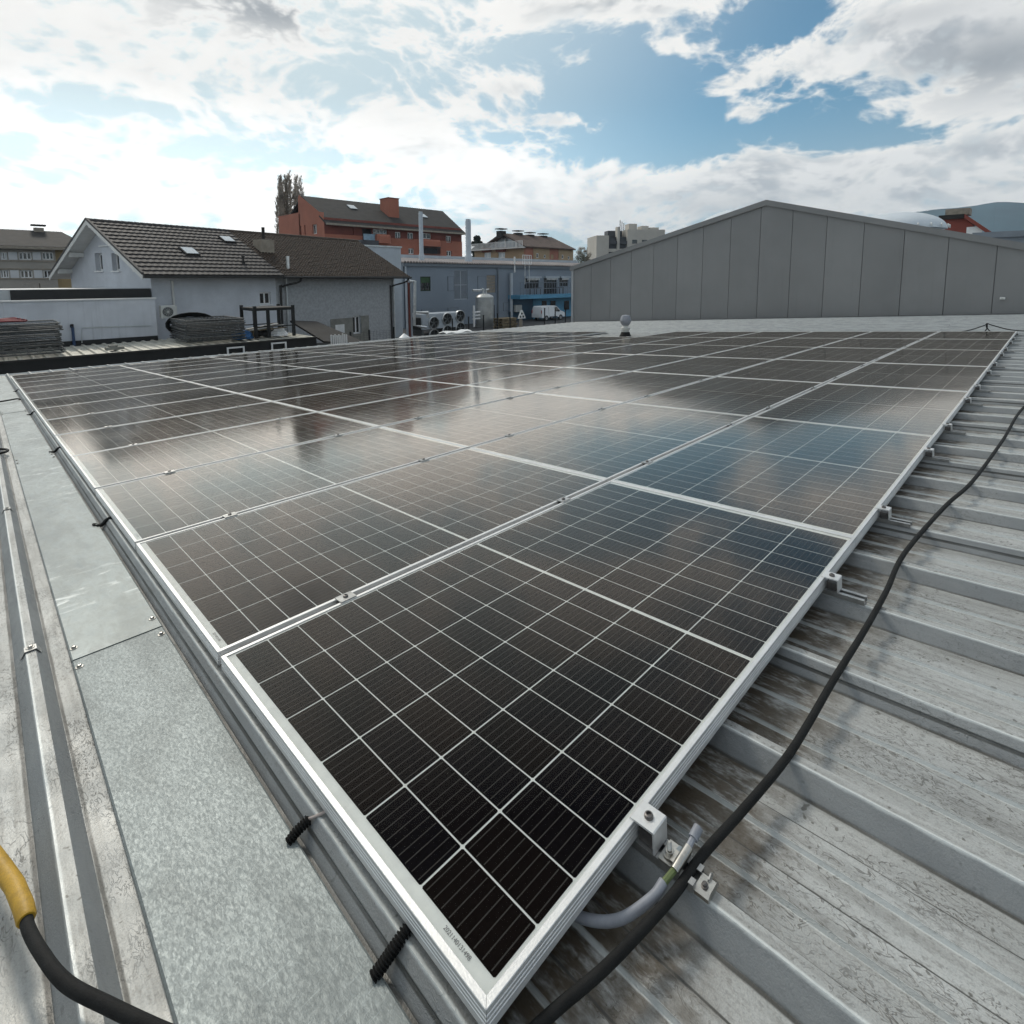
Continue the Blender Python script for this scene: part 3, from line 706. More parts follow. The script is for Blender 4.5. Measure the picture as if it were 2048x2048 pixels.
# corrugated conduits over the rib beside the panel
def conduit(y0, pts, lab):
    t = on_roof('corrugated_conduit', lab, 'conduit', 0, y0, 0)
    P = catmull(pts, 40); L = [0]
    for a, b in zip(P, P[1:]): L.append(L[-1]+(b-a).length)
    Q = []; rr = []; d = 0; N = int(L[-1]/.0012)
    for k in range(N):
        d = L[-1]*k/(N-1); i = max(j for j in range(len(L)) if L[j] <= d+1e-9); i = min(i, len(P)-2)
        q = P[i].lerp(P[i+1], (d-L[i])/max(L[i+1]-L[i], 1e-9)); Q.append(q); rr.append(.0080+.0016*(1 if (k % 4) < 2 else -1))
    MB().tube(Q, .01, 12, rr).build('conduit_tube', 'rubber', t, True); return t
conduit(.185, [(-.052, .006, -.078), (-.040, .003, -.070), (-.018, -.003, -.052), (.004, -.006, -.040), (.03, -.006, -.042), (.07, -.005, -.052)], 'black corrugated conduit beside the front corner, crossing the rib under the panel')
t = conduit(.480, [(-.054, .004, -.078), (-.042, .002, -.068), (-.028, -.002, -.060), (-.018, -.004, -.055)], 'short black corrugated conduit with a thin pale wire, half a metre from the front corner')
MB().tube(catmull([(-.019, -.004, -.054), (-.008, -.018, -.046), (.008, -.028, -.040), (.03, -.03, -.042)]), .0026, 8).build('thin_wire', 'wire_pale', t, True)
tie_lab = ['black cable tie looped over the rib, nearest beyond the conduits', 'black cable tie looped over the rib, second beyond the conduits', 'black cable tie looped over the rib, third beyond the conduits', 'black cable tie looped over the rib, farthest up the cover strip']
for k, yy in enumerate((2.72, 4.95, 7.6, 10.9)):
    t = on_roof('cable_tie', tie_lab[k], 'cable tie', 0, yy, 0)
    MB().tube(catmull([(-.050, .01, -.074), (-.034, .0, -.072), (-.014, -.012, -.050), (.006, -.018, -.044), (.03, -.01, -.048)]), .0085, 8).build('loop', 'rubber', t, True)
    MB().tube(catmull([(-.046, .012, -.076), (-.062, .03, -.071), (-.060, .06, -.075), (-.048, .05, -.077)]), .004, 6).build('tail', 'rubber', t, True)
t = on_roof('loose_lead', 'thin black lead crossing the cover strip at the left edge', 'lead', 0, 9.4, 0)
MB().tube(catmull([(-.04, .1, -.070), (-.08, .02, -.05), (-.16, -.1, -.045), (-.30, -.15, -.05), (-.5, -.2, -.07)]), .010, 8).build('lead_sheath', 'rubber', t, True)
t = on_roof('loose_lead', 'thin black lead looped over the left rib', 'lead', 0, 5.2, 0)
MB().tube(catmull([(-.60, .35, -.08), (-.40, .22, -.05), (-.305, .12, -.05), (-.295, 0, -.05), (-.36, -.09, -.045), (-.5, -.12, -.075)]), .009, 8).build('lead_sheath', 'rubber', t, True)

# knotted leads behind the far corner of the array
kn = on_roof('knotted_leads', 'two thin black leads knotted upright behind the far corner of the array', 'lead', 12.75, .42, -.05)
for nm, P in (('lead', [(-.02, .42, .0), (-.02, .22, .05), (0, .02, .135), (0, 0, .165)]), ('lead', [(0, 0, .165), (.0, -.10, .12), (.02, -.32, .045), (.03, -.62, .02), (.05, -1.0, .05), (.3, -1.6, .03)]), ('lead', [(0, .03, .012), (0, .0, .07), (0, .0, .12)]), ('lead', [(0, -.05, .012), (0, -.01, .07), (0, 0, .12)]), ('lead', [(0, -.60, .01), (.0, -.66, .07), (0, -.80, .11), (.1, -1.1, .12)])):
    MB().tube(catmull(P), .009, 7).build(nm, 'rubber', kn, True)
MB().lathe([(.008, 0), (.016, .02), (.013, .05), (.017, .07), (.008, .09)], 9, (0, 0, .08)).build('knot', 'rubber', kn, True)

# ------------------------------------------------------------------ vent pipe
v = on_roof('roof_vent', 'grey mushroom vent pipe with black collar standing in the gap of the array', 'vent', 11.35, 7.28, -.088)
v.rotation_euler = (0, 0, 0)
MB().lathe([(.20, .0), (.19, .012), (.165, .02), (.13, .075), (.105, .145), (.10, .15)], 20).build('collar', 'rubber', v, True)
MB().lathe([(.085, .14), (.085, .20), (.112, .205), (.115, .255), (.085, .265), (.072, .30), (.070, .32)], 20).build('pipe', 'ac_white', v, True)
MB().lathe([(.07, .31), (.10, .335), (.135, .40), (.14, .435), (.143, .437), (.143, .447), (.135, .45), (.125, .51), (.098, .565), (.03, .58), (.001, .582)], 24).build('cap', 'cable_grey', v, True)
# white bits at the gutter
w1 = on_roof('cone_cap', 'small white conical cap standing at the gutter', 'cap', 10.2, EAVE+.05, -.08)
MB().lathe([(.20, 0), (.19, .03), (.02, .16), (.015, .17)], 14).build('cone', 'white_frame', w1)
MB().lathe([(.05, -.1), (.05, .01)], 10).build('stub', 'white_frame', w1)
w2 = on_roof('folded_sheet', 'white folded sheet lying at the roof edge by the gutter', 'sheet', 11.6, EAVE-.55, -.045)
M = MB(); nx, ny = 12, 5
for a in range(nx+1):
    for b_ in range(ny+1): M.v.append((a*.11, b_*.10, .02+.03*math.sin(a*.9+b_)+.05*(b_/ny)+random.uniform(0, .012)))
for a in range(nx):
    for b_ in range(ny): M.f.append((a*(ny+1)+b_, (a+1)*(ny+1)+b_, (a+1)*(ny+1)+b_+1, a*(ny+1)+b_+1))
M.build('sheet_fold', 'white_frame', w2); MB().box(0, 1.25, -.06, .0, -.01, .018).build('sheet_hem', 'white_frame', w2)

# ------------------------------------------------------------------ grey hall at the end of the roof
XH = 20.0; YH0, YHA = 15.93, 7.12; ZHA, ZHE = 3.66, 1.50
YH1 = -1.6
hall = thing('metal_hall', 'grey metal hall with shallow gable closing off the roof', 'hall', (XH, 0, 0))
def htop(y): return ZHA - (y-YHA)*.2452 if y > YHA else ZHA - (YHA-y)*.273
MB().prism([(YH0-.03, -4.9), (YH1+.03, -4.9), (YH1+.03, htop(YH1)-.07), (YHA, ZHA-.07), (YH0-.03, htop(YH0)-.07)], .5, 'x', .075).build('backing_wall', 'hall_joint', hall)
pitch = 1.0785; ys = [YH0 - .0]
y = YH0
ny = 0
while y > YH1+.05:
    y2 = max(YH1, y-pitch); g_ = .007
    poly = [(y-g_, -4.8), (y2+g_, -4.8), (y2+g_, htop(y2+g_)-.06)] + ([(YHA, ZHA-.06)] if y2 < YHA < y else []) + [(y-g_, htop(y-g_)-.06)]
    c = MB().prism(poly, .07, 'x', .0); c.build('cladding_panel', 'hall_cladding', hall)
    y = y2; ny += 1
for s, nm in ((1, 'verge_trim'), (-1, 'verge_trim')):
    ye = YH0+.12 if s > 0 else YH1-.12
    p = [Vector((-.10, YHA, ZHA)), Vector((-.10, ye, htop(ye)))]
    T = MB(); zt = .06
    T.v = [(-.09, YHA, ZHA-.13), (-.09, ye, htop(ye)-.13), (-.09, ye, htop(ye)+.06), (-.09, YHA, ZHA+.06), (.16, YHA, ZHA-.13), (.16, ye, htop(ye)-.13), (.16, ye, htop(ye)+.06), (.16, YHA, ZHA+.06)]
    T.f = [(0, 1, 2, 3), (7, 6, 5, 4), (3, 2, 6, 7), (0, 4, 5, 1), (1, 5, 6, 2), (0, 3, 7, 4)]
    T.build(nm, 'hall_cladding', hall)
    slab((.17, ye, htop(ye)+.03), (42, ye, htop(ye)+.03), (42, YHA, ZHA+.03), (.17, YHA, ZHA+.03), .12).build('roof_slab', 'flat_sheet', hall)
MB().box(.08, 42, YH0-.2, YH0, -4.9, ZHE-.1).build('side_wall', 'hall_cladding', hall)
MB().box(.08, 42, YH1, YH1+.2, -4.9, htop(YH1)-.2).build('side_wall', 'hall_cladding', hall)
MB().box(-.045, .05, YH0-.06, YH0+.05, -4.9, htop(YH0)-.1).build('corner_trim', 'hall_trim', hall)
hl = at_x(c4(1845, 441), XH)
wl = thing('wall_lamp', 'small white lamp on the grey hall wall', 'lamp', (XH, hl.y, hl.z))
MB().bevbox(-.10, -.001, -.055, .055, -.03, .03, .008).build('housing', 'white_frame', wl); MB().box(-.13, -.10, -.03, .03, -.02, .02).build('head', 'ac_white', wl)
def dome(u, v, X, rx, ry, lab):
    p = at_x((u, v), X); zb = htop(p.y)-.1; h = p.z-zb
    d = thing('roof_dome', lab, 'dome', (X, p.y, zb), group='domes on the hall roof')
    prof = [(math.cos(t)*1.0, math.sin(t)) for t in [math.pi/2*k/12 for k in range(12)]] + [(.01, 1.0)]
    M = MB().lathe([(r*rx, z*h) for r, z in prof], 32); M.build('shell', 'acrylic', d, True)
    am_ = MB().lathe([(.03, 0), (.03, .10), (.015, .12)], 6).mesh('anchor', 'gutter_metal')
    for k in range(22):
        a = 2*math.pi*k/22; put('anchor', am_, d, (math.cos(a)*rx*1.03, math.sin(a)*rx*1.03, .02))
dome(1797, 425, 24.6, 1.5, 2.1, 'pale domed skylight on the right slope of the hall roof, before the hills')
dome(1484, 418, 25.2, 2.2, 2.1, 'pale domed skylight on the left slope of the hall roof, mostly hidden')

# ------------------------------------------------------------------ houses to the left (one axis, turned 13.5 degrees)
RZ = R(13.5); E = Vector((5.10, 28.5, 0)); ha = Vector((math.cos(RZ), math.sin(RZ), 0)); hb = Vector((-math.sin(RZ), math.cos(RZ), 0))
def hl_(uv, y=None, x=None):                      # pixel -> house coordinates on plane y (long walls) or x (gables)
    P = hit(uv[0], uv[1], E + (hb*y if y is not None else ha*x), hb if y is not None else ha) - E
    return Vector((P.dot(ha), P.dot(hb), P.z))
ZE, ZR, YR_ = 1.20, 3.92, 5.17
WX, WY_, LW, LB = .66, .80, 7.15, 17.4
SL = (ZR-ZE)/YR_
wh = thing('white_house', 'white rendered house with grey tiled gable roof and two skylights', 'house', E, (0, 0, RZ))
def roofz(y): return ZE + SL*min(y, 2*YR_-y)
def hole_y(p, q, off=WX): a = hl_(p, y=WY_); b = hl_(q, y=WY_); return (min(a.x, b.x)-off, max(a.x, b.x)-off, min(a.z, b.z), max(a.z, b.z))
def hole_x(p, q): a = hl_(p, x=WX); b = hl_(q, x=WX); return (min(a.y, b.y)-WY_, max(a.y, b.y)-WY_, min(a.z, b.z), max(a.z, b.z))
h1 = hole_y(c1(1790, 705), c1(1872, 788))
wall_mb((WX, WY_), (1, 0), (0, -1), [(0, roofz(WY_)-.12), (LW-WX, roofz(WY_)-.12)], GROUND, [h1]).build('wall', 'white_plaster', wh)
window(wh, (WX, WY_), (1, 0), (0, -1), h1, mull=1, sill='white_frame', fw=.075)
gh = [hole_x(c1(652, 437), c1(712, 556)), hole_x(c1(767, 437), c1(828, 556))]
DY = 2*(YR_-WY_)
gw = wall_mb((WX, WY_), (0, 1), (-1, 0), [(0, roofz(WY_)-.12), (YR_-WY_, ZR-.12), (DY, roofz(WY_)-.12)], GROUND, gh, .3)
tag(gw.build('gable_wall', 'white_plaster', wh))
for h in gh: window(wh, (WX, WY_), (0, 1), (-1, 0), h, mull=0, rec=.2, sill='white_frame', fw=.09)
MB().box(WX+.01, LW, WY_+DY-.1, WY_+DY, GROUND, roofz(WY_)-.15).build('wall', 'white_plaster', wh)
slab((0, 0, ZE-.02), (LW, 0, ZE-.02), (LW, YR_, ZR-.02), (0, YR_, ZR-.02), .10).build('roof_deck', 'white_wood', wh)
slab((LW, 2*YR_, ZE-.02), (0, 2*YR_, ZE-.02), (0, YR_, ZR-.02), (LW, YR_, ZR-.02), .10).build('roof_deck', 'white_wood', wh)
slab((.03, 0.02, ZE+.012), (LW, 0.02, ZE+.012), (LW, YR_, ZR+.012), (.03, YR_, ZR+.012), .02).build('underlay', 'tile_dark', wh)
for sgn in (0, 1):                                # barge boards on the verge
    y0, y1 = (0, YR_) if not sgn else (2*YR_, YR_)
    T = MB(); z0, z1 = ZE-.0, ZR-.0
    T.v = [(-.05, y0, z0-.20), (-.05, y1, z1-.20), (-.05, y1, z1+.02), (-.05, y0, z0+.02), (-.004, y0, z0-.20), (-.004, y1, z1-.20), (-.004, y1, z1+.02), (-.004, y0, z0+.02)]
    T.f = [(0, 1, 2, 3), (7, 6, 5, 4), (3, 2, 6, 7), (0, 4, 5, 1), (1, 5, 6, 2), (0, 3, 7, 4)]
    T.build('barge_board', 'white_wood', wh)
    V = MB(); V.v = [(-.07, y0, z0+.022), (-.07, y1, z1+.022), (-.07, y1, z1+.13), (-.07, y0, z0+.13), (.03, y0, z0+.022), (.03, y1, z1+.022), (.03, y1, z1+.13), (.03, y0, z0+.13)]; V.f = T.f
    V.build('verge_tiles', 'tile_grey', wh)
for yy in (WY_+.2, 2.6, YR_, 2*YR_-2.6, 2*YR_-WY_-.2):      # purlin ends under the overhang
    MB().box(.05, WX+.05, yy-.09, yy+.09, roofz(yy)-.36, roofz(yy)-.125).build('purlin', 'white_wood', wh)
# roof tiles: each tile a piece
NC, NR = 26, 14
tw, tl = LW/NC, math.hypot(YR_, ZR-ZE)/NR
def tile_pts(w, l):
    M = MB(); k = 6
    prof = [(w*i/k, -.011*math.cos(2*math.pi*i/k)) for i in range(k+1)]
    for (yy, dz) in ((-.02, .080), (l+.04, .018)):
        M.v += [(x, yy, dz+z) for x, z in prof]
    n_ = k+1
    M.f = [(i, i+1, n_+i+1, n_+i) for i in range(k)]
    M.v += [(x, -.02, dz_) for x, dz_ in ((0, .0), (w, .0))]
    M.f.append(tuple(range(k, -1, -1)) + (2*n_, 2*n_+1))
    return M
tm = tile_pts(tw, tl).mesh('roof_tile', 'tile_grey')
th = math.atan2(ZR-ZE, YR_)
sk = [[hl_((0, 0), y=0)], []]
cnt = 0; rest = MB()
def on_slope(uv):                                  # pixel -> (x, distance up the slope)
    nrm = (hb*(-math.sin(th)) + Vector((0, 0, math.cos(th))))
    P = hit(uv[0], uv[1], E + Vector((0, 0, ZE)), nrm) - E
    return P.dot(ha), math.hypot(P.dot(hb), P.z-ZE)
sks = [(on_slope(c1(1240, 408)), on_slope(c1(1370, 460))), (on_slope(c1(1510, 330)), on_slope(c1(1622, 373)))]
for r in range(NR):
    for q in range(NC):
        yy, zz = r*tl*math.cos(th), ZE+r*tl*math.sin(th)
        if cnt < 300:
            o = put('roof_tile', tm, wh, (q*tw, yy, zz-.005), (th+random.uniform(-.006, .006), random.uniform(-.012, .012), 0)); cnt += 1
        else:
            b0 = len(rest.v)
            for x, y_, z in tm_v if 'tm_v' in globals() else [tuple(vv.co) for vv in tm.vertices]:
                rest.v.append((q*tw+x, yy+y_*math.cos(th)-z*math.sin(th), zz-.005+y_*math.sin(th)+z*math.cos(th)))
            rest.f += [tuple(b0+i for i in p.vertices) for p in tm.polygons]
tag(rest.build('upper_roof_tiles', 'tile_grey', wh), kind='stuff')
for k in range(NC+1): pass
rt = MB().lathe([(.12, 0), (.13, .02), (.115, .30), (.10, .31)], 10).mesh('ridge_tile', 'tile_grey')
for k in range(24): put('ridge_tile', rt, wh, (k*LW/24, YR_, ZR-.01), (0, math.pi/2, 0))
for (a, b_) in sks:
    xm = (a[0]+b_[0])/2; x0, x1 = xm-.36, xm+.36; s0, s1 = b_[1], a[1]
    t = bpy.data.objects.new('skylight', None)
    K = MB(); K.box(x0, x1, s0, s1, .02, .14)
    k = K.build('skylight', 'tile_dark', wh); k.location = (0, 0, ZE); k.rotation_euler = (th, 0, 0)
    K2 = MB().box(x0+.06, x1-.06, s0+.06, s1-.06, .142, .155); K2.build('pane', 'pane_sky', k)
vx, vs_ = on_slope(c1(1680, 512)); MB().lathe([(.10, 0), (.09, .12), (.05, .22), (.05, .36), (.09, .37), (.09, .42)], 10, (vx, vs_*math.cos(th), ZE+vs_*math.sin(th)+.02)).build('roof_vent', 'tile_dark', wh)
MB().box(-.02, LW, -.13, -.005, ZE-.14, ZE-.01).build('gutter', 'gutter_dark', wh)
dp = hl_(c1(1186, 600), y=WY_-.06); MB().tube([(dp.x, WY_-.06, ZE-.25), (dp.x, WY_-.06, -1.7)], .05, 10).build('downpipe', 'white_wood', wh)
wh_lamp = hl_(c1(715, 386), x=WX-.05); MB().bar((WX-.06, wh_lamp.y-.5, wh_lamp.z), (WX-.06, wh_lamp.y+.5, wh_lamp.z), .06, .06).build('gable_lamp', 'white_frame', wh)

# brown-roofed house joined on
bh = thing('brown_house', 'old rough-plastered house with brown tiled roof and dark gutter', 'house', E, (0, 0, RZ))
h2 = hole_y(c2(990, 1460), c2(1075, 1625), LW)
h3 = hole_y(c2(820, 1545), c2(910, 1620), LW)
RW = LB-.75
wall_mb((LW, WY_), (1, 0), (0, -1), [(0, ZE+.25), (RW-LW, ZE+.25)], GROUND, [h2]).build('wall', 'rough_plaster', bh)
window(bh, (LW, WY_), (1, 0), (0, -1), h2, mull=1, rec=.12, fw=.09)
a = hl_(c2(775, 1490), y=WY_); b_ = hl_(c2(985, 1700), y=WY_); d_ = hl_(c2(1145, 1455), y=WY_)
MB().box(a.x, LW+h2[0]-.004, WY_-.025, WY_-.003, -3.6, a.z).build('cement_patch', 'patch_cement', bh)
MB().box(LW+h2[1]+.004, d_.x, WY_-.025, WY_-.003, -3.6, d_.z+.02).build('cement_patch', 'patch_cement', bh)
MB().box(LW+h2[0]-.004, LW+h2[1]+.004, WY_-.025, WY_-.003, -3.6, h2[2]-.004).build('cement_patch', 'patch_cement', bh)
MB().box(LW+h3[0], LW+h3[1], WY_-.05, WY_-.027, h3[2], h3[3]).build('notice_board', 'white_frame', bh)
MB().box(RW-.2, RW, WY_+.002, 2*YR_-WY_, GROUND, ZE+.2).build('side_wall', 'rough_plaster', bh)
MB().prism([(WY_, ZE+.2), (2*YR_-WY_, ZE+.2), (YR_, ZR-.25)], RW, 'x', RW-.2).build('gable_wall', 'rough_plaster', bh)
slab((LW+.01, -.02, ZE-.02), (LB, -.02, ZE-.02), (LB, YR_, ZR-.06), (LW+.01, YR_, ZR-.06), .12).build('roof_deck', 'tile_brown', bh)
slab((LB, 2*YR_, ZE-.02), (LW+.01, 2*YR_, ZE-.02), (LW+.01, YR_, ZR-.06), (LB, YR_, ZR-.06), .12).build('roof_deck', 'tile_brown', bh)
M = MB(); nr_, nc_ = 30, 52; w_, l_ = (LB-LW)/nc_, math.hypot(YR_, ZR-ZE)/nr_
for r in range(nr_):
    for q in range(nc_):
        x0 = LW+.02+q*w_; s0 = r*l_; j_ = random.uniform(-.008, .012); k_ = random.uniform(0, .02)
        pr_ = [(x0+.01, 0), (x0+w_*.3, .045+j_), (x0+w_*.7, .045+j_), (x0+w_-.01, 0)]
        i0 = len(M.v)
        for s_, dz in ((s0-.02-k_, .04), (s0+l_+.02, .0)):
            M.v += [(x, s_*math.cos(th)-(z+dz)*math.sin(th), ZE-.02+s_*math.sin(th)+(z+dz)*math.cos(th)) for x, z in pr_]
        M.f += [(i0+t_, i0+t_+1, i0+5+t_, i0+4+t_) for t_ in range(3)] + [(i0+3, i0+2, i0+1, i0)]
tag(M.build('brown_roof_tiles', 'tile_brown', bh), kind='stuff')
MB().tube([(LW, YR_, ZR-.02), (LB, YR_, ZR-.02)], .13, 10).build('ridge', 'tile_brown', bh)
MB().tube([(LW-.1, -.09, ZE-.08), (LB+.1, -.09, ZE-.08)], .07, 8).build('gutter', 'gutter_dark', bh)
ZEp = ZE-.15
MB().tube(catmull([(LW+1.05, -.08, ZEp), (LW+1.0, .1, ZEp-.2), (LW+.35, .65, ZEp-.45), (LW+.25, .70, ZEp-.8), (LW+.25, .70, -4)], 6), .06, 8).build('downpipe', 'gutter_dark', bh)
MB().tube([(LW+.62, .70, ZEp+.05), (LW+.62, .70, -4)], .055, 8).build('downpipe', 'gutter_metal', bh)
MB().tube(catmull([(LB-.15, -.08, ZEp), (LB-.25, .2, ZEp-.25), (RW-.35, .7, ZEp-.55), (RW-.42, .72, ZEp-.9), (RW-.42, .72, -4)], 6), .06, 8).build('downpipe', 'gutter_dark', bh)
MB().tube([(RW-.15, .72, ZEp-.1), (RW-.15, .72, -4)], .07, 8).build('downpipe', 'gutter_metal', bh)
def slope_pt(x, s, dz=0): return (x, s*math.cos(th), ZE+s*math.sin(th)+dz)
cx_, cs_ = on_slope(c2(178, 850)); ct = hl_(c2(178, 722), y=cs_*math.cos(th))
cw = .48
MB().box(cx_-cw, cx_+cw-.1, cs_*math.cos(th)-.05, cs_*math.cos(th)+.75, ZE+cs_*math.sin(th)-.2, ct.z).build('chimney', 'chimney_beige', bh)
MB().tube([(cx_, cs_*math.cos(th)+.4, ct.z), (cx_, cs_*math.cos(th)+.4, ct.z+.75)], .09, 8).build('chimney_pipe', 'tile_dark', bh)
px_, ps_ = on_slope(c2(368, 1000)); pt = hl_(c2(368, 880), y=ps_*math.cos(th))
MB().tube([slope_pt(px_, ps_, -.1), (px_, ps_*math.cos(th), pt.z)], .10, 10).build('flue', 'pipe_steel', bh)

# ------------------------------------------------------------------ lower roof with stacks, annex behind it
YF, ZN = 23.5, -1.67
lo = thing('lower_roof_building', 'low garage with pale corrugated roof and black fascia across the gap', 'building', (0, YF, 0))
xr = at_y(c2(640, 1640), YF).x
P = []; x = -14.0
while x < xr:
    P += [(x, 0), (x+.15, 0), (x+.19, .05), (x+.27, .05), (x+.31, 0)]; x += .35
M = MB(); n_ = len(P)
for yy in (0.06, 4.75): M.v += [(a, yy, ZN-.06+b_) for a, b_ in P]
M.f = [(i, i+1, n_+i+1, n_+i) for i in range(n_-1)]
M.build('corrugated_roof', 'pale_corrugated', lo)
MB().box(-14, xr, 0, .05, ZN-.95, ZN+.03).build('fascia', 'black_fascia', lo)
MB().box(-14, xr-.05, .12, 4.7, GROUND, ZN-.10).build('wall', 'concrete_wall', lo)
MB().box(-14, xr, -.06, -.004, ZN-.03, ZN+.035).build('edge_trim', 'gutter_dark', lo)
for nm, a, b_ in (('white bracket frame on the black fascia, left one', c1(1565, 1092), c1(1690, 1150)), ('white bracket frame on the black fascia, right one', c2(205, 1725), c2(355, 1800))):
    p, q = at_y(a, YF-.12), at_y(b_, YF-.12); t = thing('bracket_frame', nm, 'bracket', (p.x, YF-.12, q.z))
    w_, h_ = q.x-p.x, p.z-q.z
    MB().bar((0, 0, h_), (w_, 0, h_), .06).build('top_bar', 'white_frame', t)
    for xx in (.03, w_-.03): MB().bar((xx, 0, -.5), (xx, 0, h_-.03), .06).build('leg', 'white_frame', t)
YA = 28.05
an = thing('annex', 'low white rendered annex with stained wall below the black roof edge', 'building', (0, YA, 0))
pL, pR = at_y(c1(90, 765), YA), at_y(c1(1068, 742), YA)
MB().box(-14, pR.x, 0, .30, GROUND, pR.z-.05).build('wall', 'annex_plaster', an)
MB().box(-14, pR.x+.05, -.05, .33, pR.z-.05, pR.z).build('coping', 'white_frame', an)
MB().box(-14, pR.x, -.03, -.003, ZN-.1, ZN+.16).build('plinth', 'black_fascia', an)
fb0, fb1 = at_y(c1(75, 755), YA+.9), at_y(c1(1040, 680), YA+.9)
MB().box(fb0.x, fb1.x, .9, 1.0, fb0.z-.3, fb1.z).build('roof_fascia', 'black_fascia', an)
MB().box(-14, fb1.x-.01, 1.01, 6.5, fb0.z-.3, fb1.z+.02).build('flat_roof', 'flat_sheet', an)
for nm, pts, r in (('wall_pipe', [(1, 0, 0)], .03),):
    a, b_, c_ = at_y(c1(565, 1055), YA-.04), at_y(c1(565, 950), YA-.04), at_y(c1(1040, 935), YA-.04)
    MB().tube([(a.x, -.04, a.z), (b_.x, -.04, b_.z), (c_.x, -.04, c_.z)], .018, 6).build(nm, 'gutter_metal', an)
a, b_ = at_y(c1(500, 940), YA-.08), at_y(c1(512, 1065), YA-.08)
t = thing('standpipe', 'thin dark blue pipe leaning on the white annex wall', 'pipe', (b_.x, YA-.08, b_.z-.05))
MB().tube([(0, 0, 0), (a.x-b_.x, 0, a.z-b_.z), (a.x-b_.x-.05, -.02, a.z-b_.z+.05)], .05, 8).build('pipe', 'blue_pipe', t); MB().lathe([(.06, 0), (.06, .12), (.03, .14)], 8, (a.x-b_.x-.02, 0, a.z-b_.z)).build('pipe_cap', 'black_steel', t)
# stacks of fence panels
def fence_me(w, d):
    M = MB(); r = .024
    for yy in (0, d): M.tube([(0, yy, 0), (w, yy, 0)], r, 6)
    for xx in (0, w): M.tube([(xx, 0, 0), (xx, d, 0)], r, 6)
    K = MB()
    for k in range(1, 14): K.tube([(w*k/14, 0, 0), (w*k/14, d, 0)], .006, 4)
    for k in range(1, 5): K.tube([(0, d*k/5, .008), (w, d*k/5, .008)], .006, 4)
    return M.mesh('tube_frame', 'fence_steel'), K.mesh('wire_mesh', 'fence_steel')
def stack(a, b_, depth, ztop, lab, grp, n_):
    fm, km = fence_me(b_-a, depth)
    z = ZN+.10
    for k in range(n_):
        where = 'topmost' if k == n_-1 else ('lowest' if k == 0 else f'{ORD[k]} from below')
        t = thing('site_fence', f'grey steel site fence, {where} in the {lab}', 'fence', (a+random.uniform(-.07, .07), YF+.9+random.uniform(-.06, .06), z+random.uniform(-.012, .012)), (random.uniform(-.008, .008), random.uniform(-.008, .008), random.uniform(-.015, .015)), grp)
        put('tube_frame', fm, t); put('wire_mesh', km, t)
        z += (ztop-ZN-.1)/n_
p = at_y(c1(1290, 1000), YF+.9); q = at_y(c1(1692, 1000), YF+.9); zt = at_y(c1(1400, 885), YF+.9).z
stack(p.x, q.x, 2.6, zt, 'stack beside the air conditioner', 'fence panels stacked beside the air conditioner', 15)
q = at_y(c1(425, 1000), YF+.9); zt = at_y(c1(300, 912), YF+.9).z
stack(q.x-3.1, q.x, 1.9, zt, 'stack at the left picture edge', 'fence panels stacked at the left edge', 15)
t = thing('red_hose', 'flat red hose coiled on top of the left stack', 'hose', (q.x-1.6, YF+1.5, zt+.06))
for k in range(3):
    MB().tube([(math.cos(a_*.35)*(.75-.12*k)*1.0, math.sin(a_*.35)*(.5-.08*k), .0+.035*k+.02*math.sin(a_)) for a_ in range(18)], .028, 6).build('coil', 'red_hose', t, True)
p = at_y(c1(735, 1095), YF+1.2)
t = thing('concrete_block', 'pale concrete slab lying on the corrugated roof', 'block', (p.x, YF+1.2, ZN+.0)); q = at_y(c1(860, 1095), YF+1.2)
MB().bevbox(0, q.x-p.x, 0, .45, .0, .10, .015).build('slab', 'patch_cement', t); MB().bevbox(.1, q.x-p.x-.2, .05, .4, .102, .17, .015).build('slab', 'patch_cement', t)
# air conditioner
YC = YA+.05
p, q = at_y(c1(1108, 800), YC), at_y(c1(1226, 880), YC)
t = thing('air_conditioner', 'cream outdoor air conditioner unit on the white house wall', 'air conditioner', (p.x, YC, q.z)); w_, h_ = q.x-p.x, p.z-q.z
MB().bevbox(0, w_, 0, .34, 0, h_, .02).build('casing', 'ac_white', t)
f_ = MB().lathe([(h_*.38, 0), (h_*.38, .02), (h_*.34, .022), (h_*.33, .004)], 24).build('fan_grille', 'fence_steel', t); f_.location = (w_*.42, -.0, h_*.5); f_.rotation_euler = (math.pi/2, 0, 0)
K = MB()
for k in range(6): K.bar((-h_*.34*math.cos(k*math.pi/6), -h_*.34*math.sin(k*math.pi/6), .024), (h_*.34*math.cos(k*math.pi/6), h_*.34*math.sin(k*math.pi/6), .024), .012)
K.build('spokes', 'ac_white', f_)
for xx in (.1, w_-.1): MB().box(xx-.03, xx+.03, .05, .36, -.08, -.002).build('bracket', 'gutter_metal', t)
t = thing('hose_coil', 'thick black hose coiled behind the right fence stack', 'hose', (at_y(c1(1320, 880), YF+3.2).x, YF+3.2, at_y(c1(1320, 880), YF+3.2).z-.65))
for k in range(4):
    MB().tube([(math.cos(a_*.33)*(1.0-.06*k), .10*k+.03*math.sin(a_), .36+math.sin(a_*.33)*(.50-.05*k)) for a_ in range(20)], .034, 7).build('coil', 'rubber', t, True)
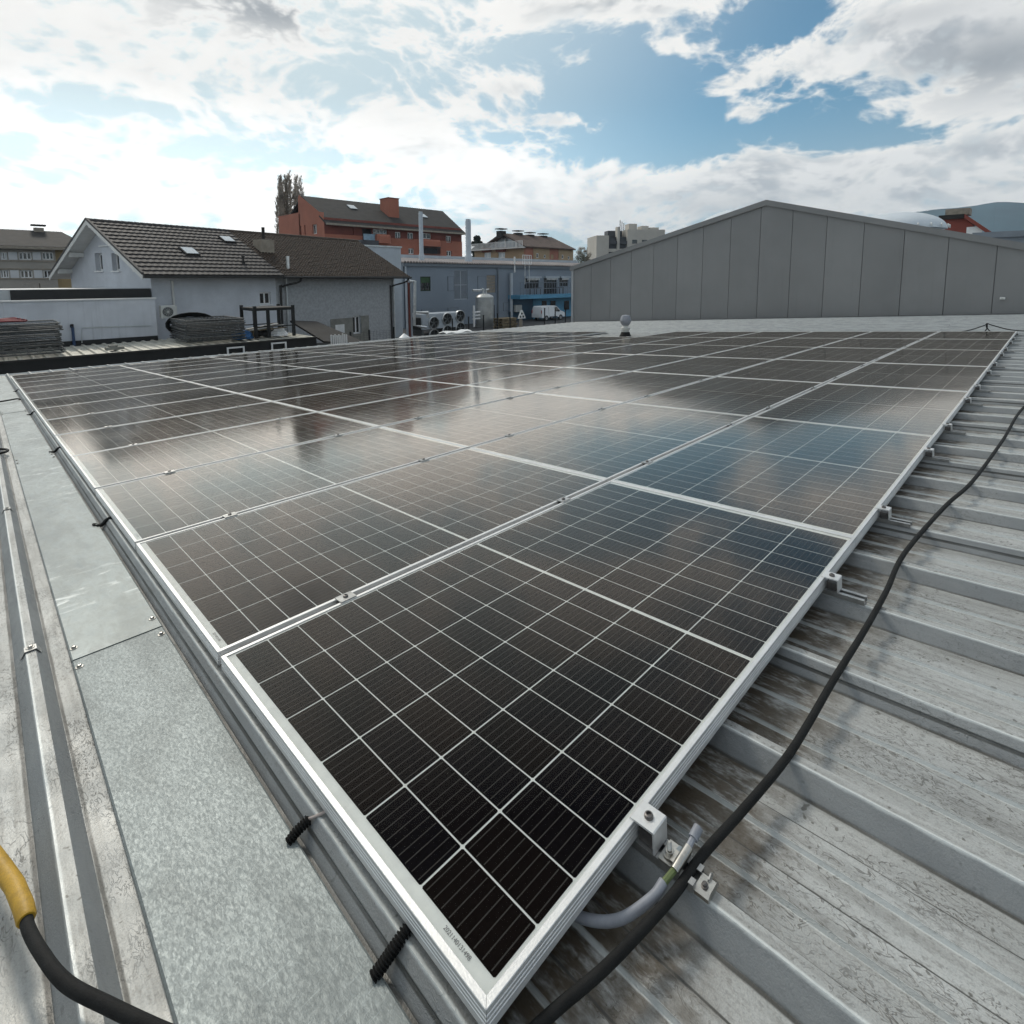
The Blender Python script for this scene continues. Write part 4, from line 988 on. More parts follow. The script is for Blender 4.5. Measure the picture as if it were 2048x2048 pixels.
# black storage frame with junk
YK = YF+1.3
p, q = at_y(c2(45, 1395), YK), at_y(c2(425, 1630), YK)
t = thing('storage_frame', 'open black steel frame standing on the garage roof', 'rack', (p.x, YK, ZN+.02)); w_, h_ = q.x-p.x, p.z-ZN; dd = 1.7
for xx in (0, w_*.33, w_):
    for yy in (0, dd): MB().box(xx-.06, xx+.06, yy-.06, yy+.06, 0, h_+.12*(xx != w_*.33)).build('post', 'black_steel', t)
for yy in (0, dd): MB().bar((0, yy, h_-.05), (w_, yy, h_-.05), .09).build('top_rail', 'black_steel', t)
for xx in (0, w_): MB().bar((xx, 0, h_-.06), (xx, dd, h_-.06), .08).build('top_rail', 'black_steel', t)
for yy in (0, dd): MB().bar((0, yy, h_*.38), (w_, yy, h_*.38), .05).build('lower_rail', 'black_steel', t)
MB().box(-.05, w_+.05, -.02, dd, h_-.01, h_+.03).build('top_board', 'tile_dark', t)
for k, (mm, lab) in enumerate((('blue_plastic', 'crumpled blue tarpaulin beside the black storage frame'), ('white_frame', 'white plastic bundle inside the black storage frame'), ('black_steel', 'dark machine part inside the black storage frame'))):
    pp = [(-.55, .2, 0), (w_*.72, .5, 0), (w_*.45, 1.0, .02)][k]
    o = thing('bundle', lab, 'bundle', (p.x+pp[0], YK+pp[1], ZN+.03))
    M = MB(); nn, mm_ = 12, 7; rs = [.35, .30, .38][k]
    for a_ in range(mm_):
        for b2 in range(nn):
            ph = math.pi*.5*a_/(mm_-1); rr_ = rs*(1+random.uniform(-.18, .18)); M.v.append((math.cos(ph)*math.cos(2*math.pi*b2/nn)*rr_*1.3, math.cos(ph)*math.sin(2*math.pi*b2/nn)*rr_, math.sin(ph)*rr_*1.1))
    M.f = [(a_*nn+b2, a_*nn+(b2+1) % nn, (a_+1)*nn+(b2+1) % nn, (a_+1)*nn+b2) for a_ in range(mm_-1) for b2 in range(nn)]
    M.build('heap', mm, o); MB().bar((-.4, 0, .1), (.4, .2, .16), .05).build('strap', 'white_wood' if k != 2 else 'black_steel', o)
for k in range(4):
    o = thing('plank', f'pale board lying inside the black storage frame, {ORD[k]} from the front', 'plank', (p.x-.1, YK+.25+k*.3, ZN+.35))
    MB().bar((0, 0, 0), (w_*.9, random.uniform(-.1, .1), random.uniform(0, .2)), .16, .04).build('board', 'white_wood' if k % 2 else 'wood_pallet', o); MB().box(.1, .2, -.05, .05, -.3, -.03).build('prop', 'wood_pallet', o)
# dark lean-to and wire fence before the brown house
YD = 25.5
p, q = at_y(c2(620, 1570), YD), at_y(c2(955, 1650), YD)
t = thing('dark_shed', 'small dark shed with black roof in front of the brown house', 'shed', (p.x, YD, GROUND))
slab((0, -1.0, q.z-GROUND-.05), (q.x-p.x+.5, -1.0, q.z-GROUND-.35), (q.x-p.x-.6, 2.4, p.z-GROUND+.12), (-.2, 2.4, p.z-GROUND+.25), .1).build('roof', 'tile_dark', t)
MB().box(.0, q.x-p.x, -.6, 2.2, 0, q.z-GROUND-.5).build('wall', 'black_fascia', t)
a, b_ = at_y(c2(780, 1645), YD-1.5), at_y(c2(950, 1720), YD-1.5)
t = thing('white_picket_board', 'white ribbed board below the black shed roof', 'board', (a.x, YD-1.5, b_.z-.3))
for k in range(9):
    x = (b_.x-a.x)*k/9; MB().box(x, x+(b_.x-a.x)/9*.55, 0, .05, 0, a.z-b_.z+.3+random.uniform(-.05, .05)).build('picket', 'white_frame', t)
MB().box(-.05, b_.x-a.x+.05, .051, .08, .1, .2).build('cross_bar', 'white_frame', t)
fpx = [(970, 1610), (1150, 1590), (1388, 1562)]
YW = 26.2
t = thing('wire_fence', 'thin dark wire fence before the brown house', 'fence', (0, YW, 0))
xs = []
for x, y in fpx:
    a = at_y(c2(x, y), YW); xs.append((a.x, a.z)); MB().box(a.x-.035, a.x+.035, -.035, .035, GROUND, a.z).build('post', 'black_steel', t)
K = MB()
for k in range(26):
    z = -3.2 + k*.1
    if z < min(s[1] for s in xs)-.05: K.bar((xs[0][0], 0, z), (xs[-1][0], 0, z), .006)
x = xs[0][0]
while x < xs[-1][0]: K.bar((x, .008, -3.2), (x, .008, min(s[1] for s in xs)-.05), .006); x += .2
K.build('wire_mesh', 'black_steel', t)

# ------------------------------------------------------------------ blue factory
YB = 55.0
fa = thing('blue_factory', 'long grey-blue metal factory with corrugated eaves and balcony', 'factory', (0, YB, GROUND))
fx0 = at_y(c3(222, 520), YB).x; fx1 = at_y(c3(1768, 540), YB).x; ZF = at_y(c3(660, 497), YB).z
def fh(p, q, Y=YB): a, b_ = at_y(c3(*p), Y), at_y(c3(*q), Y); return (a.x-fx0, b_.x-fx0, b_.z, a.z)
Oz = Vector((fx0, 0))
FH = {'green': fh((370, 612), (468, 745)), 'tall': fh((680, 555), (808, 820)), 'rshut': fh((980, 597), (1066, 762)), 'w1': fh((1330, 630), (1462, 722)), 'w2': fh((1508, 628), (1625, 775)), 'w3': fh((1650, 628), (1730, 702))}
def lw(h): return (h[0], h[1], h[2]-GROUND, h[3]-GROUND)
wall_mb((fx0, 0), (1, 0), (0, -1), [(0, ZF-GROUND), (fx1+14-fx0, ZF-GROUND)], 0, [lw(h) for h in FH.values()], .25).build('wall', 'factory_blue', fa)
window(fa, (fx0, 0), (1, 0), (0, -1), lw(FH['green']), 'dark_green_frame', 'pane_dark', .1, .12, 1, 0)
g_ = lw(FH['green']); MB().box(fx0+g_[0]+.13, fx0+g_[1]-.13, .06, .098, g_[3]-.75, g_[3]-.13).build('blind', 'green_blind', fa)
window(fa, (fx0, 0), (1, 0), (0, -1), lw(FH['tall']), 'factory_pale', 'factory_trim', .08, .07, 1, 1, name='door')
window(fa, (fx0, 0), (1, 0), (0, -1), lw(FH['rshut']), 'factory_trim', 'chimney_beige', .05, .07, 0, 5, name='roller_shutter')
for k in ('w1', 'w2', 'w3'):
    window(fa, (fx0, 0), (1, 0), (0, -1), lw(FH[k]), 'tower_dark', 'pane_dark', .12, .10, 2 if k != 'w3' else 1, 1 if k == 'w1' else 0)
    h = lw(FH[k]); MB().box(fx0+h[0]-.1, fx0+h[1]+.1, -.5, -.004, h[3]+.05, h[3]+.30).build('awning', 'factory_pale', fa)
    K = MB()
    for j in range(9): K.box(fx0+h[0]+.2+j*(h[1]-h[0]-.4)/9, fx0+h[0]+.2+(j+.55)*(h[1]-h[0]-.4)/9, -.45, -.42, h[3]-.25, h[3]+.06)
    K.build('awning_fringe', 'white_frame', fa)
for p, q in (((625, 615), (678, 738)), ((900, 612), (972, 728)), ((1135, 855), (1195, 922)), ((385, 915), (475, 950)), ((627, 903), (715, 940))):
    h = lw(fh(p, q)); M = MB().box(fx0+h[0], fx0+h[1], -.06, -.004, h[2], h[3]); M.build('wall_panel', 'factory_blue', fa)
    K = MB()
    for a_, b_, c_, d_ in ((h[0]-.06, h[1]+.06, h[3]+.003, h[3]+.07), (h[0]-.06, h[1]+.06, h[2]-.07, h[2]-.003), (h[0]-.06, h[0]-.003, h[2], h[3]), (h[1]+.003, h[1]+.06, h[2], h[3])): K.box(fx0+a_, fx0+b_, -.08, -.002, c_, d_)
    K.build('panel_trim', 'factory_trim', fa)
# corrugated eaves
M = MB(); P = []; x = fx0-.4; q = .42
while x < fx1+13:
    for k in range(4): P.append((x+q*k/4, .10*(1 if k in (1, 2) else -1)))
    x += q
n_ = len(P); Z0 = ZF-GROUND
for yy, dz in ((-.7, .02), (-.7, -.02), (8, 1.35)): pass
M.v = [(a, -.6, Z0+.12+b_) for a, b_ in P] + [(a, 9.0, Z0+1.0+b_) for a, b_ in P]
M.f = [(i, i+1, n_+i+1, n_+i) for i in range(n_-1)]
M.build('corrugated_roof', 'factory_roof', fa)
MB().box(fx0-.3, fx1+13, -.35, -.004, Z0-.35, Z0-.02).build('eaves_board', 'factory_trim', fa)
MB().box(fx0-.2, fx1+13, 9.0, 9.3, 0, Z0+1.5).build('roof_upstand', 'factory_pale', fa)
MB().box(fx0, fx0+.25, .26, 9, 0, Z0).build('side_wall', 'factory_blue', fa)
xx = at_y(c3(1080, 700), YB).x; MB().tube([(xx, -.18, Z0-.3), (xx, -.18, 0)], .12, 8).build('downpipe', 'factory_trim', fa)
xx = fx0+.15; MB().box(xx-.1, xx+.1, -.12, -.004, 0, Z0-.36).build('corner_trim', 'factory_pale', fa)
# flues
for k, (xa, ya, yb, wpx, lab) in enumerate(((373, 15, 455, 34, ''), (810, 85, 460, 48, ''))):
    a, b_ = at_y(c3(xa, ya), YB+3), at_y(c3(xa, yb), YB+3); rr_ = wpx/2/4.6/FPX*80
    z0 = Z0+.2
    MB().lathe([(rr_*1.35, z0), (rr_*1.35, z0+1.0), (rr_, z0+1.2), (rr_, a.z-GROUND-.25), (rr_*.9, a.z-GROUND-.22), (rr_*.9, a.z-GROUND)], 16, (a.x, 3, 0)).build('flue', 'factory_pale', fa, True)
# balcony and lower blue storey on the right
by = 2.4; p, q = at_y(c3(1290, 785), YB-by), at_y(c3(1760, 785), YB-by)
bz = p.z-GROUND; bx0, bx1 = p.x, fx1+6
MB().box(bx0, bx1, -by, -.004, bz-.55, bz).build('balcony_slab', 'bright_blue', fa)
K = MB()
for k in range(34):
    x = bx0+.1+(bx1-bx0-.2)*k/33; K.box(x-.025, x+.025, -by+.05, -by+.10, bz, bz+1.75)
for zz in (bz+1.75, bz+.9): K.box(bx0, bx1, -by+.04, -by+.11, zz-.04, zz+.04)
K.build('balcony_railing', 'factory_trim', fa)
lx0 = at_y(c3(1400, 900), YB-.1).x
MB().box(lx0, fx1+6, -.35, -.02, 0, bz-.56).build('lower_wall', 'bright_blue', fa)
MB().box(bx0, lx0-.01, -.25, -.02, 0, bz-.56).build('lower_door', 'deep_blue', fa)
for px in (1490, 1570, 1695):
    a, b_ = at_y(c3(px, 835), YB-.4), at_y(c3(px+45, 915), YB-.4); MB().box(a.x, b_.x, -.40, -.352, b_.z-GROUND, a.z-GROUND).build('lower_window', 'pane_dark', fa)
for k, px in enumerate((1430, 1640)):
    a = at_y(c3(px, 750), YB-1.2)
    t = thing('balcony_table', ['slatted chairs and table on the factory balcony, left set', 'dark table on the factory balcony, right set'][k], 'table', (a.x, YB-1.2, p.z+.005))
    MB().box(-.8, .8, -.5, .5, .95, 1.02).build('table_top', 'tower_dark', t)
    for sx in (-.7, .7):
        for sy in (-.4, .4): MB().box(sx-.04, sx+.04, sy-.04, sy+.04, 0, .948).build('leg', 'tower_dark', t)
# white pipes, ladder cage, AC on the factory
xx = at_y(c3(1238, 500), YB-.4).x
MB().tube([(xx, -.4, at_y(c3(1238, 430), YB-.4).z-GROUND), (xx, -.4, at_y(c3(1238, 575), YB-.4).z-GROUND)], .12, 8).build('wall_pipe', 'white_frame', fa)
MB().tube([(xx-.7, -.4, at_y(c3(1225, 580), YB-.4).z-GROUND), (xx-.7, -.4, .3)], .24, 10).build('wall_duct', 'factory_pale', fa)
K = MB(); a, b_ = at_y(c3(1295, 415), YB-.5), at_y(c3(1375, 500), YB-.5)
for k in range(6):
    x = a.x+(b_.x-a.x)*k/5; K.box(x-.03, x+.03, -.9, -.84, b_.z-GROUND, a.z-GROUND)
for k in range(3): z = b_.z-GROUND+(a.z-b_.z)*k/2; K.box(a.x, b_.x, -.92, -.83, z-.04, z+.04)
for x in (a.x+.8, a.x+1.7): K.box(x-.03, x+.03, -.6, -.54, 5.2, b_.z-GROUND+.5)
K.build('ladder_cage', 'white_frame', fa)
a = at_y(c3(1255, 912), YB-.5)
MB().bevbox(a.x-.4, a.x+.9, -.8, -.3, a.z-GROUND-.4, a.z-GROUND+.6, .05).build('wall_unit', 'ac_white', fa)
# pale block behind the brown roof
p, q = at_y(c2(1105, 775), 47), at_y(c2(1462, 1030), 47)
t = thing('stair_block', 'plain pale blue block rising behind the brown tiled roof', 'building', (p.x-2, 47, GROUND))
MB().box(0, q.x-p.x+2, 0, 7, 0, p.z-GROUND-.1).build('wall', 'factory_pale', t); MB().box(-.1, q.x-p.x+2.1, -.1, 7.1, p.z-GROUND-.098, p.z-GROUND+.05).build('parapet_cap', 'gutter_metal', t)
MB().box(2.2, 4.2, 1, 2.4, p.z-GROUND+.052, p.z-GROUND+.6).build('roof_unit', 'tower_dark', t)
# insulated pipes between house and factory
t = thing('insulated_pipes', 'bundle of insulated silver pipes climbing beside the brown house', 'pipes', (0, 44, GROUND))
for k, px in enumerate((240, 262, 280)):
    a, b_ = at_y(c3(px, 665), 44), at_y(c3(px, 1000), 44)
    MB().tube(catmull([(a.x, 0, .2), (a.x, 0, a.z-GROUND-.3), (a.x+.1, .1, a.z-GROUND), (a.x+.5+.2*(2-k), .3, a.z-GROUND+.05)], 6), .11, 8).build('pipe', 'dark_red' if k == 1 else 'factory_pale', t, True)
a = [at_y(c3(*q), 44) for q in ((250, 655), (303, 655), (303, 940), (420, 943), (425, 990))]
MB().tube([(q.x, -.3, q.z-GROUND) for q in a], .17, 10).build('duct', 'pipe_steel', t, True)
a = [at_y(c3(*q), 44) for q in ((290, 700), (290, 1060), (350, 1072), (400, 1078))]
MB().tube([(q.x, -.5, q.z-GROUND) for q in a], .13, 10).build('duct', 'pipe_steel', t, True)
# dry cooler with fans
YCo = 47.0
p, q = at_y(c3(385, 965), YCo), at_y(c3(775, 1135), YCo)
t = thing('dry_cooler', 'long grey cooling unit with six round fans in front of the blue factory', 'cooling unit', (p.x, YCo, GROUND)); w_ = q.x-p.x
zc0, zc1 = .6, at_y(c3(580, 948), YCo).z-GROUND
MB().bevbox(0, w_, 0, 2.2, zc0, zc1, .06).build('casing', 'factory_pale', t)
MB().box(-.5, -.01, .2, 2, zc0, zc1-.4).build('end_box', 'black_steel', t)
for k in range(3):
    for j in range(2):
        cx0 = at_y(c3((492, 615, 735)[k], 1020), YCo).x-p.x; cz0 = at_y(c3(600, (1030, 1003, 985)[k]), YCo).z-GROUND - j*(at_y(c3(600, 985), YCo).z-at_y(c3(600, 1098), YCo).z)
        rr_ = .62
        f_ = MB().lathe([(rr_*1.12, 0), (rr_*1.12, .10), (rr_*1.05, .16), (rr_*1.0, .16), (rr_*.98, .03), (rr_*.96, .02)], 24).build('fan_ring', 'pipe_steel', t, True); f_.location = (cx0, -.001, cz0); f_.rotation_euler = (math.pi/2, 0, 0)
        MB().lathe([(rr_*.955, .022), (rr_*.955, .030)], 24).build('fan_opening', 'black_steel', f_)
        B = MB(); B.lathe([(.14, .032), (.14, .10), (.1, .11)], 12)
        for b2 in range(5):
            a_ = 2*math.pi*b2/5; c_, s_ = math.cos(a_), math.sin(a_)
            B.quad((c_*.14, s_*.14, .05), (c_*.57-s_*.04, s_*.57+c_*.04, .045), (c_*.55-s_*.22, s_*.55+c_*.22, .09), (c_*.14-s_*.12, s_*.14+c_*.12, .09))
        B.build('fan_blades', 'fence_steel', f_)
for xx in (.2, w_/2, w_-.2): MB().box(xx-.1, xx+.1, .1, 2.1, 0, zc0-.003).build('leg', 'fence_steel', t)
# tank
YT = 50.0
p, q = at_y(c3(882, 820), YT), at_y(c3(1040, 820), YT); rr_ = (q.x-p.x)*.40; zt = at_y(c3(960, 800), YT).z-GROUND
t = thing('steel_tank', 'tall cylindrical silver tank with shallow domed top and pipe stubs', 'tank', ((p.x+q.x)/2, YT, GROUND))
prof = [(rr_*.98, 0)]
for k in range(3): z = zt*(k+1)/3; prof += [(rr_, z-zt/3+.03), (rr_, z-.08), (rr_*1.012, z-.07), (rr_*1.012, z-.02), (rr_, z-.01)]
prof += [(rr_*.85, zt+.18), (rr_*.45, zt+.38), (rr_*.1, zt+.45)]
MB().lathe(prof, 32).build('vessel', 'tank_steel', t, True)
MB().tube([(-.2, 0, zt+.4), (-.2, 0, zt+.95), (-.55, 0, zt+1.0)], .16, 10).build('pipe_stub', 'pipe_steel', t, True); MB().tube([(.25, 0, zt+.4), (.25, 0, zt+.9), (.7, 0, zt+.92)], .12, 10).build('pipe_stub', 'pipe_steel', t, True)
for z in (1.1, 1.5, 1.9, 4.6): MB().tube([(-rr_*1.9, -.3, z), (-rr_*.7, -.3, z)], .13, 8).build('pipe_stub', 'white_frame' if z < 3 else 'pipe_steel', t, True)
MB().box(rr_*1.0, rr_*1.08, -.5, -.35, .3, zt*.72).build('level_gauge', 'black_steel', t)
a = at_y(c3(815, 900), YT); MB().tube([(a.x-(p.x+q.x)/2, -1, .2), (a.x-(p.x+q.x)/2, -1, a.z-GROUND+.3)], .12, 8).build('riser_pipe', 'white_frame', t)
# yard fence posts
for k, (x, y) in enumerate(((125, 1075), (665, 1003), (815, 985), (952, 970), (1080, 955), (1196, 940))):
    a = at_y(c3(x, y), 40)
    t = thing('fence_post', f'thin dark yard fence post, {ORD[k]} from the brown house', 'fence post', (a.x, 40, GROUND), group='yard fence posts before the factory')
    MB().box(-.045, .045, -.045, .045, 0, a.z-GROUND).build('post', 'black_steel', t); MB().box(-.06, .06, -.06, .06, a.z-GROUND+.001, a.z-GROUND+.05).build('post_cap', 'black_steel', t)
for k, (x, y) in enumerate(((1515, 905), (1612, 905), (1706, 905))):
    a = at_y(c3(x, y), 46)
    t = thing('fence_post', f'thin dark yard fence post, {["left", "middle", "right"][k]} of three before the white van', 'fence post', (a.x, 46, GROUND), group='yard fence posts before the van')
    MB().box(-.05, .05, -.05, .05, 0, a.z-GROUND).build('post', 'black_steel', t); MB().box(-.065, .065, -.065, .065, a.z-GROUND+.001, a.z-GROUND+.05).build('post_cap', 'black_steel', t)
# triangular sign
a, b_ = at_y(c3(1305, 920), 45), at_y(c3(1340, 996), 45)
t = thing('triangle_sign', 'white triangular sign with three dark dots on a post', 'sign', (a.x, 45, GROUND)); hh = a.z-b_.z; hw = b_.x-a.x; zb = b_.z-GROUND
MB().prism([(-hw, zb), (hw, zb), (hw*.9+.05, zb+.12), (.12, zb+hh), (-.12, zb+hh), (-hw*.9-.05, zb+.12)], .05, 'y', 0).build('plate', 'sign_white', t)
for sx, sz in ((0, .58), (-.36, .22), (.36, .22)):
    d = MB().lathe([(hw*.20, 0), (hw*.20, .012)], 14).build('dot', 'black_steel', t); d.location = (sx*hw, -.001, zb+sz*hh); d.rotation_euler = (math.pi/2, 0, 0)
MB().box(-.16, .16, .06, .3, 0, zb+.2).build('post', 'chimney_beige', t)
# pallets and brush beside the tank
a = at_y(c3(1130, 1045), 46)
for k in range(4):
    t = thing('pallet', f'weathered wooden pallet beside the white sign, {["lowest", "second from below", "third from below", "topmost"][k]}', 'pallet', (a.x, 46, GROUND+.32*k), (0, 0, random.uniform(-.06, .06)), 'pallets in the yard')
    for q in range(5): MB().box(.0+q*.5, .4+q*.5, 0, 1.6, .22, .28).build('board', 'wood_pallet', t)
    for q in range(3): MB().box(0, 2.4, q*.72, q*.72+.14, 0, .217).build('bearer', 'wood_pallet', t)

# van
def van():
    p, q = at_y(c3(1490, 1000), 50.5), at_y(c3(1702, 1000), 50.5); L = q.x-p.x; k = L/4.4
    t = thing('white_van', 'white delivery van parked under the blue balcony', 'van', (p.x, 50.5, GROUND))
    S = [(0.05, .42), (.0, .55), (.02, 1.0), (.10, 1.72), (.25, 1.84), (2.65, 1.84), (2.95, 1.78), (3.55, 1.20), (4.05, 1.06), (4.33, .90), (4.40, .62), (4.38, .42)]
    M = MB(); n_ = len(S); W_ = 1.72
    sec = []
    for yy, ins in ((0, .0), (W_, .0)):
        pass
    rows = [(.0, 0.06), (.06, 0.0), (W_-.06, 0.0), (W_, .06)]
    for yy, ins in rows:
        for x, z in S:
            tum = .16*max(0, z-1.0)*(1 if yy < W_/2 else -1)
            M.v.append((x*k, (yy+tum)*k, (z-(ins*.5 if z > 1.5 else 0))*k))
    for r in range(3): M.f += [(r*n_+i, r*n_+(i+1) % n_, (r+1)*n_+(i+1) % n_, (r+1)*n_+i) for i in range(n_)]
    M.f += [tuple(range(n_-1, -1, -1)), tuple(3*n_+i for i in range(n_))]
    body = M.build('body', 'van_white', t, True)
    def side(poly, mat, nm, par, off=-.012):
        Q = MB(); b0 = [(x*k, (off+.16*max(0, z-1.0))*k, z*k) for x, z in poly]; b1 = [(x, y+.008*k, z) for x, y, z in b0]; n2 = len(poly)
        Q.v = b0+b1; Q.f = [tuple(range(n2))] + [(i, (i+1) % n2, n2+(i+1) % n2, n2+i) for i in range(n2)]
        return Q.build(nm, mat, par)
    side([(2.42, 1.12), (3.42, 1.12), (2.93, 1.68), (2.50, 1.70)], 'pane_dark', 'side_window', t)
    side([(1.30, .55), (1.33, .55), (1.33, 1.70), (1.30, 1.70)], 'tower_dark', 'door_seam', t)
    d = side([(2.34, .55), (2.365, .55), (2.40, 1.75), (2.375, 1.75)], 'tower_dark', 'door_seam', t)
    side([(1.4, .42), (2.9, .42), (2.9, .54), (1.4, .54)], 'tower_dark', 'rub_strip', t, -.02)
    side([(2.45, .98), (2.62, .98), (2.62, 1.03), (2.45, 1.03)], 'tower_dark', 'door_handle', t, -.02)
    MB().quad((2.98*k, .22*k, 1.76*k), (3.57*k, .12*k, 1.21*k), (3.57*k, 1.60*k, 1.21*k), (2.98*k, 1.5*k, 1.76*k)).build('windscreen', 'pane_dark', t)
    for yy in (.12, 1.42): MB().bevbox(4.18*k, 4.36*k, yy*k, (yy+.22)*k, .72*k, .90*k, .03).build('headlight', 'pane_sky', t)
    for yy in (.03, 1.6): MB().box(-.02*k, .03*k, yy*k, (yy+.09)*k, .95*k, 1.35*k).build('tail_light', 'lamp_red', t)
    for x in (.85, 3.55):
        for yy in (.02, W_-.22):
            w = MB().lathe([(.20*k, -.0), (.32*k, .02*k), (.32*k, .18*k), (.20*k, .20*k)], 18).build('wheel', 'tyre', t, True); w.location = (x*k, (yy+.2)*k-.03, .32*k); w.rotation_euler = (math.pi/2, 0, 0)
            MB().lathe([(.19*k, .202*k), (.17*k, .22*k), (.05*k, .215*k)], 14).build('rim', 'rim_grey', w)
            if yy < 1: side([(x+.38*math.cos(a_), .33+.38*math.sin(a_)) for a_ in [math.pi*j/10 for j in range(11)]], 'tower_dark', 'wheel_arch', t, -.004)
    MB().bevbox(3.05*k, 3.2*k, -.16*k, .0, 1.1*k, 1.3*k, .02).build('mirror', 'tower_dark', t)
van()

# ------------------------------------------------------------------ red apartment building
YRd = 86.0
rb = thing('red_apartments', 'long red-orange apartment building with dark roof and square chimney', 'building', (0, YRd, GROUND))
xg = at_y(c2(716, 560), YRd).x
gz = lambda z: z-GROUND
pk = at_x(c2(470, 287), xg); sh = at_x(c2(668, 452), xg); cn = at_x(c2(715, 457), xg); lw0 = at_x(c2(272, 495), xg); lw1 = at_x(c2(468, 472), xg)
YRg = pk.y-YRd; ZRg = gz(pk.z)
# gable: stepped outline facing the yard
GH = [((482, 588), (498, 675)), ((524, 582), (540, 675)), ((600, 577), (646, 664))]
holes = []
for p, q in GH:
    a, b_ = at_x(c2(*p), xg), at_x(c2(*q), xg); holes.append((min(a.y, b_.y)-YRd, max(a.y, b_.y)-YRd, gz(min(a.z, b_.z)), gz(max(a.z, b_.z))))
top = [(0, gz(cn.z)), (max(.3, sh.y-YRd), gz(sh.z)), (YRg, ZRg)]
wall_mb((xg, 0), (0, 1), (-1, 0), top, 0, holes, .35).build('gable_wall', 'red_orange', rb)
wall_mb((xg, YRg), (0, 1), (-1, 0), [(0, gz(lw1.z)), (lw0.y-pk.y, gz(lw0.z))], 0).build('gable_wall', 'red_orange', rb)
MB().box(xg, xg+14, YRg, YRg+.4, 0, ZRg-.3).build('cross_wall', 'red_orange', rb)
MB().box(xg+.01, xg+14, YRg+.41, lw0.y-YRd, 0, gz(lw0.z)-.1).build('rear_wing', 'red_orange', rb)
for h, fr in zip(holes, ('dark_red', 'dark_red', 'white_frame')): window(rb, (xg, 0), (0, 1), (-1, 0), h, fr, 'pane_dark', .25, .14, 0 if fr == 'dark_red' else 1)
xe = at_y(c3(783, 215), YRd-1).x; ez = gz(at_y(c2(1200, 592), YRd-1).z)
xe0 = at_y(c2(750, 548), YRd-1).x
def rwin(c, p, q): a, b_ = at_y(c(*p), YRd), at_y(c(*q), YRd); return (a.x-xg, b_.x-xg, gz(b_.z), gz(a.z))
RW_ = [rwin(c2, (950, 592), (1006, 676)), rwin(c2, (1405, 645), (1460, 715)), rwin(c2, (1525, 652), (1580, 722)), rwin(c2, (1672, 655), (1755, 716)), rwin(c3, (610, 237), (658, 300)), rwin(c2, (1530, 805), (1586, 862)), rwin(c3, (612, 374), (660, 426)), rwin(c2, (1086, 612), (1185, 742)), rwin(c2, (1190, 615), (1330, 700)), rwin(c3, (400, 345), (558, 405))]
zsplit = gz(at_y(c2(850, 672), YRd).z)
up = []; lowh = []
for h in RW_:
    if h[2] >= zsplit: up.append(h)
    elif h[3] <= zsplit: lowh.append(h)
    else: up.append((h[0], h[1], zsplit+.01, h[3])); lowh.append((h[0], h[1], h[2], zsplit-.01))
Lr = xe-xg
wall_mb((xg, 0), (1, 0), (0, -1), [(0, zsplit), (Lr, zsplit)], 0, lowh, .4).build('wall', 'red_orange', rb)
wall_mb((xg, .12), (1, 0), (0, -1), [(0, ez+1.0), (Lr, ez+1.0)], zsplit, up, .4).build('upper_wall', 'dark_red', rb)
MB().box(xg, xe, -.001, .119, zsplit-.06, zsplit+.02).build('string_course', 'red_orange', rb)
for h in RW_[1:7]: window(rb, (xg, .12 if h[2] > zsplit else 0), (1, 0), (0, -1), h, 'white_frame', 'pane_dark', .25, .14, 1)
window(rb, (xg, .12), (1, 0), (0, -1), RW_[8], 'white_frame', 'pane_dark', .2, .12, 3, 1)
h = RW_[0]; MB().box(xg+h[0], xg+h[1], .3, .4, h[2], h[3]).build('shutter', 'dark_red', rb)
h = RW_[7]; MB().box(xg+h[0], xg+h[1]+1.0, 1.2, 1.3, h[2]-.2, h[3]+.1).build('loggia_back', 'tower_dark', rb)
MB().box(xg+h[0], xg+h[1]+2.6, -.3, -.2, h[2]-.2, h[2]+1.3).build('balcony_panel', 'balcony_blue', rb)
h = RW_[9]; MB().box(xg+h[0], xg+h[1], 1.0, 1.1, h[2]-.2, h[3]+.1).build('loggia_back', 'tower_dark', rb)
K = MB()
for k in range(14): K.box(xg+h[0]+(h[1]-h[0])*k/14, xg+h[0]+(h[1]-h[0])*(k+.25)/14, -.1, -.02, h[2]-.3, h[2]+1.2)
K.box(xg+h[0], xg+h[1], -.12, -.01, h[2]+1.2, h[2]+1.35); K.build('balcony_railing', 'tower_dark', rb)
for p, q in (((1232, 665), (1370, 760)), ((1672, 715), (1850, 790))):     # solid balconies that bulge from the front
    a, b_ = at_y(c2(*p), YRd-1.2), at_y(c2(*q), YRd-1.2)
    MB().bevbox(a.x, b_.x, -1.2, -.003, gz(b_.z), gz(a.z), .3).build('balcony', 'red_orange', rb)
xr1 = at_y(c3(575, 30), YRd+YRg).x
slab((xe0-.3, -1, ez), (xe+.2, -1, ez), (xr1, YRg, ZRg-.1), (xg+.45, YRg, ZRg-.1), .3).build('roof', 'tile_dark', rb)
slab((xe+.2, 2*YRg+1, ez), (xg+.45, 2*YRg+1, ez), (xg+.45, YRg, ZRg-.1), (xr1, YRg, ZRg-.1), .3).build('roof', 'tile_dark', rb)
MB().box(xe0-.3, xe+.25, -1.25, -1.01, ez-.32, ez-.02).build('gutter', 'chimney_beige', rb)
MB().box(xe-.4, xe, .2, 2*YRg, 0, ez+.2).build('end_wall', 'red_orange', rb)
V = MB().prism([(-1, ez-.3), (YRg, ZRg-.2), (2*YRg+1, ez-.3)], xe+.1, 'x', xe-.3); V.build('end_gable', 'red_orange', rb)
ca, cb = at_y(c2(1337, 318), YRd+3.5), at_y(c2(1442, 520), YRd+3.5)
